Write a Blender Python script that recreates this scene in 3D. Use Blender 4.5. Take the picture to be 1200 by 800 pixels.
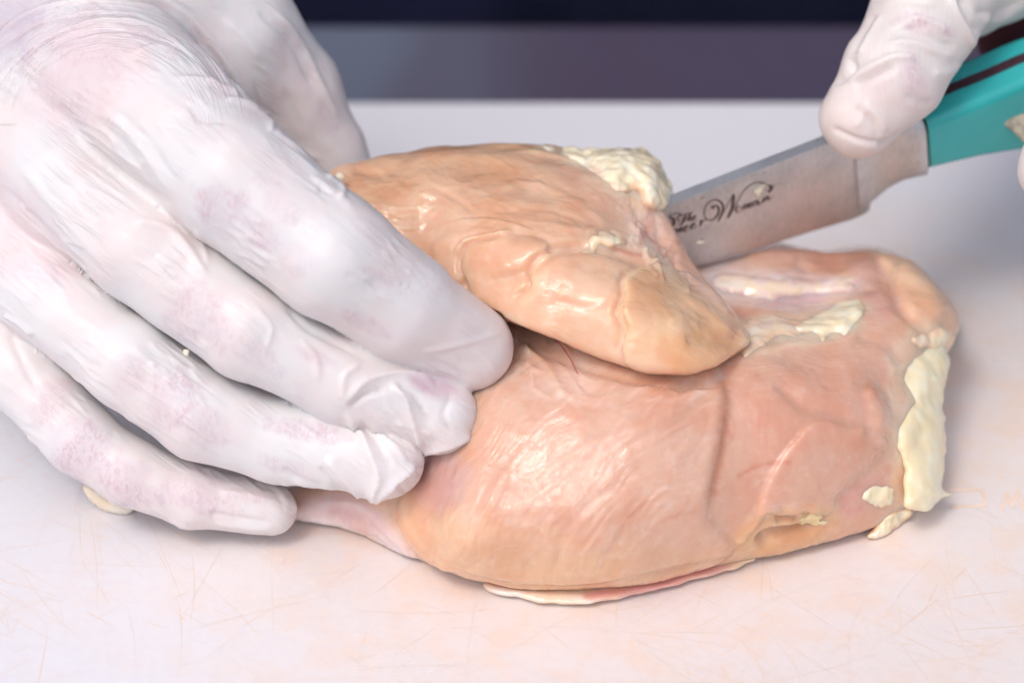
import bpy, math
import numpy as np
from mathutils import Vector

# ------------------------------------------------------------------ camera, world, light
TH = math.radians(35.0)          # downward pitch of the camera
D0 = 600.0                       # mm from lens to the middle of the meat
S0 = 0.2                         # mm on the subject per photo pixel (240 mm across 1200 px)
TZ = 25.0                        # height of the aimed-at point above the board (mm)
CT, ST = math.cos(TH), math.sin(TH)

scene = bpy.context.scene
for o in list(bpy.data.objects):
    bpy.data.objects.remove(o)
cam_data = bpy.data.cameras.new('camera')
cam = bpy.data.objects.new('camera', cam_data)
scene.collection.objects.link(cam)
cam.location = (0.0, -D0 * CT / 1000, (TZ + D0 * ST) / 1000)
cam.rotation_euler = (math.pi / 2 - TH, 0, 0)
cam_data.sensor_width = 36.0
cam_data.lens = 90.0
cam_data.clip_start = 0.01
cam_data.clip_end = 50.0
cam_data.dof.use_dof = True
cam_data.dof.focus_distance = 0.566
cam_data.dof.aperture_fstop = 7.1
scene.camera = cam

SUN_EL, SUN_AZ = math.radians(58), math.radians(216)   # azimuth clockwise from +Y
world = bpy.data.worlds.new('World')
scene.world = world
world.use_nodes = True
wn = world.node_tree
wn.nodes.clear()
sky = wn.nodes.new('ShaderNodeTexSky')
sky.sky_type = 'NISHITA'
sky.sun_disc = False
sky.sun_elevation = SUN_EL
sky.sun_rotation = SUN_AZ
sky.dust_density = 3.0
hsv = wn.nodes.new('ShaderNodeHueSaturation')
hsv.inputs['Saturation'].default_value = 0.6
bg = wn.nodes.new('ShaderNodeBackground')
bg.inputs['Strength'].default_value = 0.15
wo = wn.nodes.new('ShaderNodeOutputWorld')
wn.links.new(sky.outputs[0], hsv.inputs['Color'])
tintn = wn.nodes.new('ShaderNodeMix')
tintn.data_type = 'RGBA'
tintn.blend_type = 'MULTIPLY'
tintn.inputs[0].default_value = 1.0
tintn.inputs[7].default_value = (1.0, 0.975, 0.99, 1)     # thin overcast
wn.links.new(hsv.outputs[0], tintn.inputs[6])
wn.links.new(tintn.outputs[2], bg.inputs['Color'])
wn.links.new(bg.outputs[0], wo.inputs['Surface'])

sun_data = bpy.data.lights.new('sun', 'SUN')
sun_data.energy = 0.62
sun_data.angle = math.radians(15)
sun_data.color = (1.0, 0.955, 0.90)
sun = bpy.data.objects.new('sun', sun_data)
scene.collection.objects.link(sun)
sdir = Vector((math.sin(SUN_AZ) * math.cos(SUN_EL), math.cos(SUN_AZ) * math.cos(SUN_EL), math.sin(SUN_EL)))
sun.rotation_euler = sdir.to_track_quat('Z', 'Y').to_euler()

vs = scene.view_settings
vs.view_transform = 'Standard'
vs.look = 'None'
vs.gamma = 1.0
vs.use_curve_mapping = False
vs.exposure = 0.36
scene.cycles.use_denoising = True
scene.cycles.max_bounces = 6
scene.cycles.diffuse_bounces = 3
scene.cycles.glossy_bounces = 3
scene.cycles.use_adaptive_sampling = True
scene.cycles.adaptive_threshold = 0.015

# ------------------------------------------------------------------ numeric helpers
rng = np.random.default_rng(7)


def cart(px, py, d):
    """point at photo pixel (px, py), d mm nearer than the aimed-at point -> view-aligned mm"""
    k = (D0 - d) / D0 * S0
    return np.array([(px - 600) * k, (400 - py) * k, d * np.ones_like(np.asarray(px, float))], float).T


def pix(p):
    k = (D0 - p[..., 2]) / D0 * S0
    return np.stack([600 + p[..., 0] / k, 400 - p[..., 1] / k], -1)


def to_world(p):
    p = np.asarray(p, float)
    return np.stack([p[..., 0], p[..., 1] * ST - p[..., 2] * CT, TZ + p[..., 1] * CT + p[..., 2] * ST], -1)


def from_world(w):
    w = np.asarray(w, float)
    y, z = w[..., 1], w[..., 2] - TZ
    return np.stack([w[..., 0], y * ST + z * CT, -y * CT + z * ST], -1)


def d_at_height(px, py, z):
    """depth at which the sight line of a pixel is z mm above the board"""
    # z = TZ + (400-py)*S0*(D0-d)/D0*CT + d*ST
    q = (400 - py) * S0 * CT
    return (z - TZ - q) / (ST - q / D0)


_perm = rng.permutation(256)
_perm = np.concatenate([_perm, _perm, _perm])
_grad = rng.normal(size=(256, 3))
_grad /= np.linalg.norm(_grad, axis=1)[:, None]


def noise3(p):
    p = np.asarray(p, float)
    i = np.floor(p).astype(int)
    f = p - i
    u = f * f * f * (f * (f * 6 - 15) + 10)
    i &= 255
    out = 0
    for dx in (0, 1):
        for dy in (0, 1):
            for dz in (0, 1):
                h = _perm[_perm[_perm[(i[:, 0] + dx) & 255] + ((i[:, 1] + dy) & 255)] + ((i[:, 2] + dz) & 255)]
                g = _grad[h]
                w = ((u[:, 0] if dx else 1 - u[:, 0]) * (u[:, 1] if dy else 1 - u[:, 1]) * (u[:, 2] if dz else 1 - u[:, 2]))
                out = out + w * (g[:, 0] * (f[:, 0] - dx) + g[:, 1] * (f[:, 1] - dy) + g[:, 2] * (f[:, 2] - dz))
    return out * 1.6


def fbm(p, octaves=3):
    s, a = 0, 1.0
    for k in range(octaves):
        s = s + a * noise3(p * (2.03 ** k) + 17.3 * k)
        a *= 0.5
    return s


def smoothstep(a, b, x):
    t = np.clip((x - a) / (b - a), 0, 1)
    return t * t * (3 - 2 * t)


def smax(a, b, k):
    h = np.clip(k - np.abs(a - b), 0, None) / k
    return np.maximum(a, b) + h * h * k * 0.25


def smin(a, b, k):
    return -smax(-a, -b, k)


def spline(pts, n=8, closed=False):
    p = np.asarray(pts, float)
    if len(p) < 3:
        t = np.linspace(0, 1, n + 1)[:, None]
        return p[0] * (1 - t) + p[-1] * t
    m = len(p)
    out = []
    for i in range(m if closed else m - 1):
        if closed:
            a, b, c, d = p[(i - 1) % m], p[i], p[(i + 1) % m], p[(i + 2) % m]
        else:
            b, c = p[i], p[i + 1]
            a = p[i - 1] if i else 2 * b - c
            d = p[i + 2] if i + 2 < m else 2 * c - b
        for t in np.linspace(0, 1, n, endpoint=False):
            out.append(0.5 * (2 * b + (c - a) * t + (2 * a - 5 * b + 4 * c - d) * t * t + (3 * b - a - 3 * c + d) * t ** 3))
    if not closed:
        out.append(p[-1])
    return np.array(out)


def sd_poly(q, poly):
    """signed distance (negative inside) of points q to a closed polygon"""
    poly = np.asarray(poly, float)
    d = np.full(len(q), 1e18)
    s = np.ones(len(q))
    m = len(poly)
    for i in range(m):
        a, b = poly[i], poly[i - 1]
        e = b - a
        w = q - a
        t = np.clip((w @ e) / max(e @ e, 1e-9), 0, 1)
        r = w - t[:, None] * e
        d = np.minimum(d, (r * r).sum(1))
        c1 = q[:, 1] >= a[1]
        c2 = q[:, 1] < b[1]
        c3 = e[0] * w[:, 1] > e[1] * w[:, 0]
        flip = (c1 & c2 & c3) | (~c1 & ~c2 & ~c3)
        s[flip] *= -1
    return s * np.sqrt(d)


def line_dist(q, pts, reach):
    """distance, side (+1 right of travel on screen) and 0..1 position along a polyline, inside reach px"""
    pts = np.asarray(pts, float)
    lo, hi = pts.min(0) - reach, pts.max(0) + reach
    idx = np.nonzero((q[:, 0] > lo[0]) & (q[:, 0] < hi[0]) & (q[:, 1] > lo[1]) & (q[:, 1] < hi[1]))[0]
    p = q[idx]
    best = np.full(len(p), 1e18)
    side = np.ones(len(p))
    pos = np.zeros(len(p))
    seg = np.linalg.norm(np.diff(pts, axis=0), axis=1)
    cum = np.concatenate([[0], np.cumsum(seg)])
    for i in range(len(pts) - 1):
        a, e = pts[i], pts[i + 1] - pts[i]
        w = p - a
        t = np.clip((w @ e) / max(e @ e, 1e-9), 0, 1)
        r = w - t[:, None] * e
        d = (r * r).sum(1)
        m = d < best
        best[m] = d[m]
        side[m] = np.sign(e[0] * w[m, 1] - e[1] * w[m, 0])
        pos[m] = (cum[i] + t[m] * seg[i]) / cum[-1]
    return idx, np.sqrt(best), side, pos


# maps over the photo plane (with margin), 4 px a cell
MX0, MY0, MS = -480, -400, 4
MNX, MNY = 560, 360
_gx, _gy = np.meshgrid(MX0 + MS * np.arange(MNX), MY0 + MS * np.arange(MNY), indexing='ij')
MAPQ = np.stack([_gx.ravel(), _gy.ravel()], -1).astype(float)


def rbf_map(ctrl):
    c = np.asarray(ctrl, float)
    X = c[:, :2] / 200
    n = len(X)

    def phi(r2):
        return 0.5 * r2 * np.log(r2 + 1e-9)
    K = phi(((X[:, None] - X[None]) ** 2).sum(-1)) + np.eye(n) * 2e-3
    A = np.zeros((n + 3, n + 3))
    A[:n, :n] = K
    A[:n, n] = 1
    A[:n, n + 1:] = X
    A[n, :n] = 1
    A[n + 1:, :n] = X.T
    w = np.linalg.solve(A, np.concatenate([c[:, 2], [0, 0, 0]]))
    Q = MAPQ / 200
    out = w[n] + Q @ w[n + 1:]
    for i in range(n):
        out += w[i] * phi(((Q - X[i]) ** 2).sum(1))
    return out.reshape(MNX, MNY)


def poly_map(poly):
    p = spline(poly, 4, True)
    lo, hi = p.min(0) - 70, p.max(0) + 70
    near = (MAPQ[:, 0] > lo[0]) & (MAPQ[:, 0] < hi[0]) & (MAPQ[:, 1] > lo[1]) & (MAPQ[:, 1] < hi[1])
    out = np.full(len(MAPQ), 70.0, np.float32)
    out[near] = sd_poly(MAPQ[near], p)
    return out.reshape(MNX, MNY)


def sample(m, px, py):
    x = np.clip((px - MX0) / MS, 0, MNX - 1.001)
    y = np.clip((py - MY0) / MS, 0, MNY - 1.001)
    i, j = x.astype(int), y.astype(int)
    u, v = (x - i).astype(np.float32), (y - j).astype(np.float32)
    return (m[i, j] * (1 - u) * (1 - v) + m[i + 1, j] * u * (1 - v) + m[i, j + 1] * (1 - u) * v + m[i + 1, j + 1] * u * v)


def surface_nets(F, org, h):
    S = F < 0
    n = np.array(F.shape) - 1
    cnt = np.zeros(tuple(n), np.int8)
    for dx in (0, 1):
        for dy in (0, 1):
            for dz in (0, 1):
                cnt += S[dx:n[0] + dx, dy:n[1] + dy, dz:n[2] + dz]
    cells = np.argwhere((cnt > 0) & (cnt < 8))
    cid = np.full(tuple(n), -1, np.int64)
    cid[tuple(cells.T)] = np.arange(len(cells))
    corner = np.array([(x, y, z) for x in (0, 1) for y in (0, 1) for z in (0, 1)])
    V = np.stack([F[tuple((cells + c).T)] for c in corner], 1).astype(float)
    acc = np.zeros((len(cells), 3))
    num = np.zeros(len(cells))
    for a in range(8):
        for b in range(a + 1, 8):
            if np.abs(corner[a] - corner[b]).sum() != 1:
                continue
            m = (V[:, a] < 0) != (V[:, b] < 0)
            t = V[m, a] / (V[m, a] - V[m, b])
            acc[m] += corner[a] + t[:, None] * (corner[b] - corner[a])
            num[m] += 1
    verts = org + h * (cells + acc / num[:, None])
    quads = []
    for ax in range(3):
        sl0 = [slice(None)] * 3
        sl1 = [slice(None)] * 3
        sl0[ax] = slice(0, -1)
        sl1[ax] = slice(1, None)
        A, B = S[tuple(sl0)], S[tuple(sl1)]
        e = np.argwhere(A != B)
        b1, b2 = (ax + 1) % 3, (ax + 2) % 3
        ok = (e[:, b1] > 0) & (e[:, b2] > 0) & (e[:, b1] < n[b1]) & (e[:, b2] < n[b2])
        e = e[ok]
        q = []
        for o1, o2 in ((-1, -1), (0, -1), (0, 0), (-1, 0)):
            c = e.copy()
            c[:, b1] += o1
            c[:, b2] += o2
            q.append(cid[tuple(c.T)])
        q = np.stack(q, 1)
        fl = ~A[tuple(e.T)]
        q[fl] = q[fl][:, ::-1]
        quads.append(q)
    quads = np.concatenate(quads)
    return verts, quads[(quads >= 0).all(1)]


def relax(v, q, n=2, lam=0.5):
    e = np.concatenate([q[:, [0, 1]], q[:, [1, 2]], q[:, [2, 3]], q[:, [3, 0]]])
    a = np.concatenate([e[:, 0], e[:, 1]])
    b = np.concatenate([e[:, 1], e[:, 0]])
    c = np.bincount(a, minlength=len(v)).astype(float)
    for _ in range(n):
        s = np.stack([np.bincount(a, v[b, k], len(v)) for k in range(3)], 1) / np.maximum(c, 1)[:, None]
        v = v + lam * (s - v)
    return v


def normals(v, q):
    fn = np.cross(v[q[:, 2]] - v[q[:, 0]], v[q[:, 3]] - v[q[:, 1]])
    out = np.zeros_like(v)
    for k in range(4):
        for c in range(3):
            out[:, c] += np.bincount(q[:, k], fn[:, c], len(v))
    return out / np.maximum(np.linalg.norm(out, axis=1), 1e-9)[:, None]


def axes_grid(lo, hi, h):
    ax = [np.arange(lo[k], hi[k] + h, h, dtype=np.float32) for k in range(3)]
    return ax, np.array([lo[0], lo[1], lo[2]], float)


def lin(r, g, b):
    c = np.array([r, g, b], float) / 255
    return np.where(c <= 0.04045, c / 12.92, ((c + 0.055) / 1.055) ** 2.4)


# ------------------------------------------------------------------ scene helpers
def put(o, parent=None, label=None, cat=None, group=None, kind=None):
    scene.collection.objects.link(o)
    if parent is not None:
        o.parent = parent
        up_ = parent
        while up_ is not None:
            o.location = o.location - up_.location
            up_ = up_.parent
    for k, v in (('label', label), ('category', cat), ('group', group), ('kind', kind)):
        if v:
            o[k] = v
    return o


def mesh_object(name, world_mm, faces, mat, attrs=None, smooth=True):
    """world_mm: vertices in mm; the object's origin is put at the base of the shape"""
    w = np.asarray(world_mm, float) / 1000
    base = np.array([(w[:, 0].min() + w[:, 0].max()) / 2, (w[:, 1].min() + w[:, 1].max()) / 2, w[:, 2].min()])
    me = bpy.data.meshes.new(name)
    if isinstance(faces, np.ndarray):
        nf, k = faces.shape
        me.vertices.add(len(w))
        me.vertices.foreach_set('co', (w - base).astype(np.float32).ravel())
        me.loops.add(nf * k)
        me.loops.foreach_set('vertex_index', faces.astype(np.int32).ravel())
        me.polygons.add(nf)
        me.polygons.foreach_set('loop_start', np.arange(0, nf * k, k, dtype=np.int32))
        me.polygons.foreach_set('loop_total', np.full(nf, k, np.int32))
        me.update(calc_edges=True)
    else:
        me.from_pydata((w - base).tolist(), [], faces)
        me.update()
    me.polygons.foreach_set('use_smooth', np.full(len(me.polygons), smooth))
    for nm, val in (attrs or {}).items():
        if val.ndim == 2 and val.shape[1] == 4:
            at = me.attributes.new(nm, 'FLOAT_COLOR', 'POINT')
            at.data.foreach_set('color', val.astype(np.float32).ravel())
        elif val.ndim == 2:
            at = me.attributes.new(nm, 'FLOAT_VECTOR', 'POINT')
            at.data.foreach_set('vector', val.astype(np.float32).ravel())
        else:
            at = me.attributes.new(nm, 'FLOAT', 'POINT')
            at.data.foreach_set('value', val.astype(np.float32).ravel())
    me.materials.append(mat)
    o = bpy.data.objects.new(name, me)
    o.location = base
    return o


class Nodes:
    def __init__(self, name):
        self.mat = bpy.data.materials.new(name)
        self.mat.use_nodes = True
        self.t = self.mat.node_tree
        self.t.nodes.clear()
        self.out = self.t.nodes.new('ShaderNodeOutputMaterial')
        self.b = self.t.nodes.new('ShaderNodeBsdfPrincipled')
        self.t.links.new(self.b.outputs[0], self.out.inputs['Surface'])

    def n(self, kind, **kw):
        nd = self.t.nodes.new('ShaderNode' + kind)
        ins = kw.pop('ins', {})
        for k, v in kw.items():
            setattr(nd, k, v)
        for k, v in ins.items():
            self.set(nd.inputs[k], v)
        return nd

    def set(self, sock, v):
        if isinstance(v, bpy.types.NodeSocket):
            self.t.links.new(v, sock)
        else:
            if hasattr(v, '__len__') and sock.type == 'RGBA' and len(v) == 3:
                v = (*v, 1)
            sock.default_value = v

    def bs(self, **kw):
        for k, v in kw.items():
            self.set(self.b.inputs[k.replace('_', ' ')], v)

    def attr(self, name, out='Color'):
        return self.n('Attribute', attribute_name=name).outputs[out]

    def coord(self):
        return self.n('TexCoord').outputs['Object']

    def noise(self, vec, scale, detail=3, rough=0.5, dist=0):
        return self.n('TexNoise', ins={'Vector': vec, 'Scale': scale, 'Detail': detail, 'Roughness': rough, 'Distortion': dist}).outputs['Fac']

    def scale(self, vec, s, rot=(0, 0, 0)):
        return self.n('Mapping', ins={'Vector': vec, 'Scale': s, 'Rotation': rot}).outputs[0]

    def ramp(self, fac, lo, hi, to=(0, 1)):
        return self.n('MapRange', interpolation_type='SMOOTHSTEP', ins={'Value': fac, 'From Min': lo, 'From Max': hi, 'To Min': to[0], 'To Max': to[1]}).outputs[0]

    def math(self, op, a, b=0.0):
        return self.n('Math', operation=op, ins={0: a, 1: b}).outputs[0]

    def mix(self, fac, a, b, blend='MIX'):
        m = self.n('Mix', data_type='RGBA', blend_type=blend)
        self.set(m.inputs[0], fac)
        self.set(m.inputs[6], a)
        self.set(m.inputs[7], b)
        return m.outputs[2]

    def bump(self, height, strength, dist, prev=None):
        nd = self.n('Bump', ins={'Height': height, 'Strength': strength, 'Distance': dist})
        if prev is not None:
            self.set(nd.inputs['Normal'], prev)
        return nd.outputs[0]


# ------------------------------------------------------------------ materials
def meat_material():
    m = Nodes('raw_chicken')
    co = m.coord()
    tint = m.attr('tint')
    flow = m.attr('flow', 'Vector')
    fib = m.attr('fibre', 'Fac')
    # fibres: x of flow runs across them, y along them (mm)
    f1 = m.noise(m.scale(flow, (0.75, 0.055, 1)), 1.0, 3, 0.55, 0.25)
    f2 = m.noise(m.scale(flow, (2.1, 0.10, 1)), 1.0, 2, 0.6, 0.2)
    big = m.noise(co, 70, 3, 0.6)
    mid = m.noise(co, 260, 3, 0.6)
    pale = m.mix(0.5, tint, tuple(lin(244, 222, 208)))
    deep = m.mix(1.0, tint, tuple(lin(248, 220, 202)), 'MULTIPLY')
    c = m.mix(m.math('MULTIPLY', m.ramp(f1, 0.48, 0.75), m.math('MULTIPLY', fib, 0.4)), tint, pale)
    c = m.mix(m.ramp(m.noise(co, 420, 4, 0.7), 0.50, 0.70, (0, 0.45)), c, pale)
    c = m.mix(m.ramp(big, 0.38, 0.66, (0, 0.6)), c, deep)
    m.bs(Base_Color=c)
    b = m.bump(mid, 0.25, 0.0005)
    wet = m.bump(m.math('MULTIPLY', f1, fib), 1.0, 0.0006, b)
    wet = m.bump(m.math('MULTIPLY', f2, fib), 1.0, 0.00028, wet)
    wet = m.bump(m.noise(co, 620, 3, 0.65), 1.0, 0.0002, wet)
    m.bs(Normal=b, Roughness=0.42)
    m.bs(Subsurface_Weight=0.85, Subsurface_Radius=(1.0, 0.50, 0.30), Subsurface_Scale=0.0045)
    m.bs(IOR=1.38, Coat_Weight=m.ramp(big, 0.34, 0.56, (0.55, 1.0)), Coat_Roughness=0.13, Coat_IOR=1.6, Coat_Normal=wet)
    return m.mat


def fat_material(name, rough=0.36):
    m = Nodes(name)
    co = m.coord()
    a = m.noise(co, 160, 3, 0.55)
    f = m.noise(co, 700, 3, 0.6)
    tint = m.attr('tint')
    c = m.mix(m.ramp(a, 0.38, 0.66), m.mix(1.0, tint, tuple(lin(255, 246, 230)), 'MULTIPLY'), tint)
    b = m.bump(a, 0.3, 0.0009)
    b = m.bump(f, 0.3, 0.0002, b)
    m.bs(Base_Color=c, Normal=b, Roughness=rough, Coat_Weight=0.4, Coat_Roughness=0.12, Coat_Normal=b)
    m.bs(Subsurface_Weight=0.5, Subsurface_Radius=(1, 0.75, 0.5), Subsurface_Scale=0.0016)
    return m.mat


def glove_material():
    m = Nodes('latex_glove')
    co = m.coord()
    tint = m.attr('tint')
    stick = m.attr('stick', 'Fac')
    flake = m.noise(m.scale(co, (1, 0.8, 0.45), (0.2, 0.3, 0.5)), 950, 4, 0.7, 0.6)
    blotch = m.noise(co, 150, 3, 0.6)
    wide = m.noise(co, 55, 3, 0.55)
    # latex sticks to damp skin in flakes: the skin's colour shows through there
    k = m.math('MULTIPLY', m.ramp(flake, 0.44, 0.60), stick)
    k = m.math('MULTIPLY', k, m.ramp(blotch, 0.30, 0.62))
    flow = m.attr('flow', 'Vector')
    fib = m.attr('fibre', 'Fac')
    cr = m.noise(m.scale(flow, (0.62, 0.045, 1)), 1.0, 3, 0.62, 0.35)
    cr = m.math('ABSOLUTE', m.math('SUBTRACT', cr, 0.5))
    c = m.mix(m.ramp(wide, 0.38, 0.64, (0, 0.5)), tint, tuple(lin(229, 212, 208)))
    c = m.mix(m.math('MULTIPLY', k, 0.5), c, tuple(lin(202, 166, 178)))
    c = m.mix(m.math('MULTIPLY', m.ramp(cr, 0.02, 0.14), m.math('MULTIPLY', fib, 0.30)), c, tuple(lin(188, 168, 188)))
    c = m.mix(m.math('MULTIPLY', stick, 0.20), c, tuple(lin(205, 168, 186)))
    b = m.bump(m.noise(co, 210, 3, 0.55, 0.4), 0.25, 0.0005)
    b = m.bump(m.math('MULTIPLY', m.ramp(cr, 0.0, 0.12, (1, 0)), fib), 0.6, 0.0007, b)
    b = m.bump(flake, m.math('ADD', m.math('MULTIPLY', stick, 0.35), 0.12), 0.00022, b)
    m.bs(Base_Color=c, Normal=b, Roughness=m.math('SUBTRACT', 0.56, m.math('MULTIPLY', k, 0.16)))
    m.bs(Subsurface_Weight=0.55, Subsurface_Radius=(1, 0.62, 0.55), Subsurface_Scale=0.0026)
    m.bs(Specular_IOR_Level=0.42, Coat_Weight=0.25, Coat_Roughness=0.28, Coat_Normal=b)
    return m.mat


def board_material():
    m = Nodes('cutting_board_plastic')
    co = m.n('TexCoord').outputs['Object']
    white = tuple(lin(230, 230, 235))
    stain = tuple(lin(240, 208, 180))
    # meat-juice stain: strongest round the meat, breaking up outwards
    sep = m.n('SeparateXYZ', ins={0: co})
    ex = m.math('MULTIPLY', m.math('SUBTRACT', sep.outputs[0], 0.070), 1 / 0.135)
    ey = m.math('MULTIPLY', m.math('ADD', sep.outputs[1], 0.026), 1 / 0.095)
    r = m.math('SQRT', m.math('ADD', m.math('MULTIPLY', ex, ex), m.math('MULTIPLY', ey, ey)))
    big = m.noise(co, 26, 4, 0.6)
    r = m.math('ADD', r, m.math('MULTIPLY', m.math('SUBTRACT', big, 0.5), 0.9))
    halo = m.ramp(r, 1.6, 0.7)
    patch = m.ramp(m.noise(co, 95, 4, 0.65), 0.42, 0.68)
    film = m.math('MULTIPLY', halo, m.math('ADD', m.math('MULTIPLY', patch, 0.26), 0.34))
    c = m.mix(film, white, stain)
    c = m.mix(m.ramp(m.noise(co, 420, 2, 0.5), 0.4, 0.7, (0, 0.12)), c, tuple(lin(214, 206, 212)))
    b = m.bump(m.noise(co, 1500, 2, 0.5), 0.25, 0.00008)
    m.bs(Base_Color=c, Normal=b, Roughness=m.math('SUBTRACT', 0.46, m.math('MULTIPLY', halo, 0.2)))
    m.bs(Specular_IOR_Level=0.42)
    return m.mat


def steel_material():
    m = Nodes('brushed_steel')
    co = m.coord()
    g = m.noise(m.scale(co, (1.0, 1.0, 0.03)), 2600, 3, 0.6)
    sm = m.noise(co, 90, 4, 0.6)
    c = m.mix(m.ramp(sm, 0.35, 0.7), tuple(lin(214, 218, 222)), tuple(lin(198, 201, 205)))
    c = m.mix(m.ramp(g, 0.45, 0.62, (0, 0.22)), c, tuple(lin(160, 162, 165)))
    sp_ = m.ramp(m.noise(m.scale(co, (1, 1, 1.8)), 420, 2, 0.6), 0.70, 0.76, (0, 0.6))
    c = m.mix(sp_, c, tuple(lin(96, 90, 90)))
    m.bs(Base_Color=c, Metallic=1.0, Roughness=m.ramp(sm, 0.3, 0.7, (0.42, 0.56)))
    m.bs(Normal=m.bump(g, 0.22, 0.00006))
    return m.mat


def simple(name, col, rough=0.5, metal=0.0, spec=0.5, var=0.12, scale=120, sss=0.0, bump=0.0):
    m = Nodes(name)
    co = m.coord()
    c0 = np.array(lin(*col))
    nz = m.noise(co, scale, 3, 0.6)
    c = m.mix(m.ramp(nz, 0.35, 0.68), tuple(c0 * (1 - var)), tuple(np.minimum(c0 * (1 + var), 1)))
    m.bs(Base_Color=c, Roughness=m.ramp(nz, 0.3, 0.7, (rough * 0.9, rough * 1.1)), Metallic=metal, Specular_IOR_Level=spec)
    if sss:
        m.bs(Subsurface_Weight=sss, Subsurface_Radius=(1, 0.8, 0.6), Subsurface_Scale=0.0015)
    if bump:
        m.bs(Normal=m.bump(m.noise(co, scale * 6, 3, 0.6), 0.4, bump))
    return m.mat


def cloth_material(name, col, col2):
    m = Nodes(name)
    co = m.coord()
    wv = m.n('TexWave', ins={'Vector': co, 'Scale': 900, 'Distortion': 0.5}).outputs['Fac']
    big = m.noise(co, 14, 2, 0.5)
    c = m.mix(m.ramp(big, 0.35, 0.65), tuple(lin(*col)), tuple(lin(*col2)))
    m.bs(Base_Color=c, Roughness=0.85, Specular_IOR_Level=0.2, Normal=m.bump(wv, 0.4, 0.0003))
    return m.mat


M_MEAT = meat_material()
M_FAT = fat_material('chicken_fat')
M_MEMB = fat_material('membrane', 0.22)
M_GLOVE = glove_material()
M_BOARD = board_material()
M_STEEL = steel_material()
M_TEAL = simple('teal_handle_resin', (52, 176, 176), 0.13, 0, 0.5, 0.05, 40, 0.1)
M_TANG = simple('dark_tang', (74, 44, 56), 0.35, 0.35, 0.5, 0.15, 300)
M_INK = simple('etched_lettering', (92, 74, 72), 0.55, 0.2, 0.3, 0.12, 900)
M_GROOVE = simple('dark_seam', (40, 30, 28), 0.7)
M_STAINLINE = simple('juice_stained_groove', (240, 216, 198), 0.5, 0, 0.4, 0.05)


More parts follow.
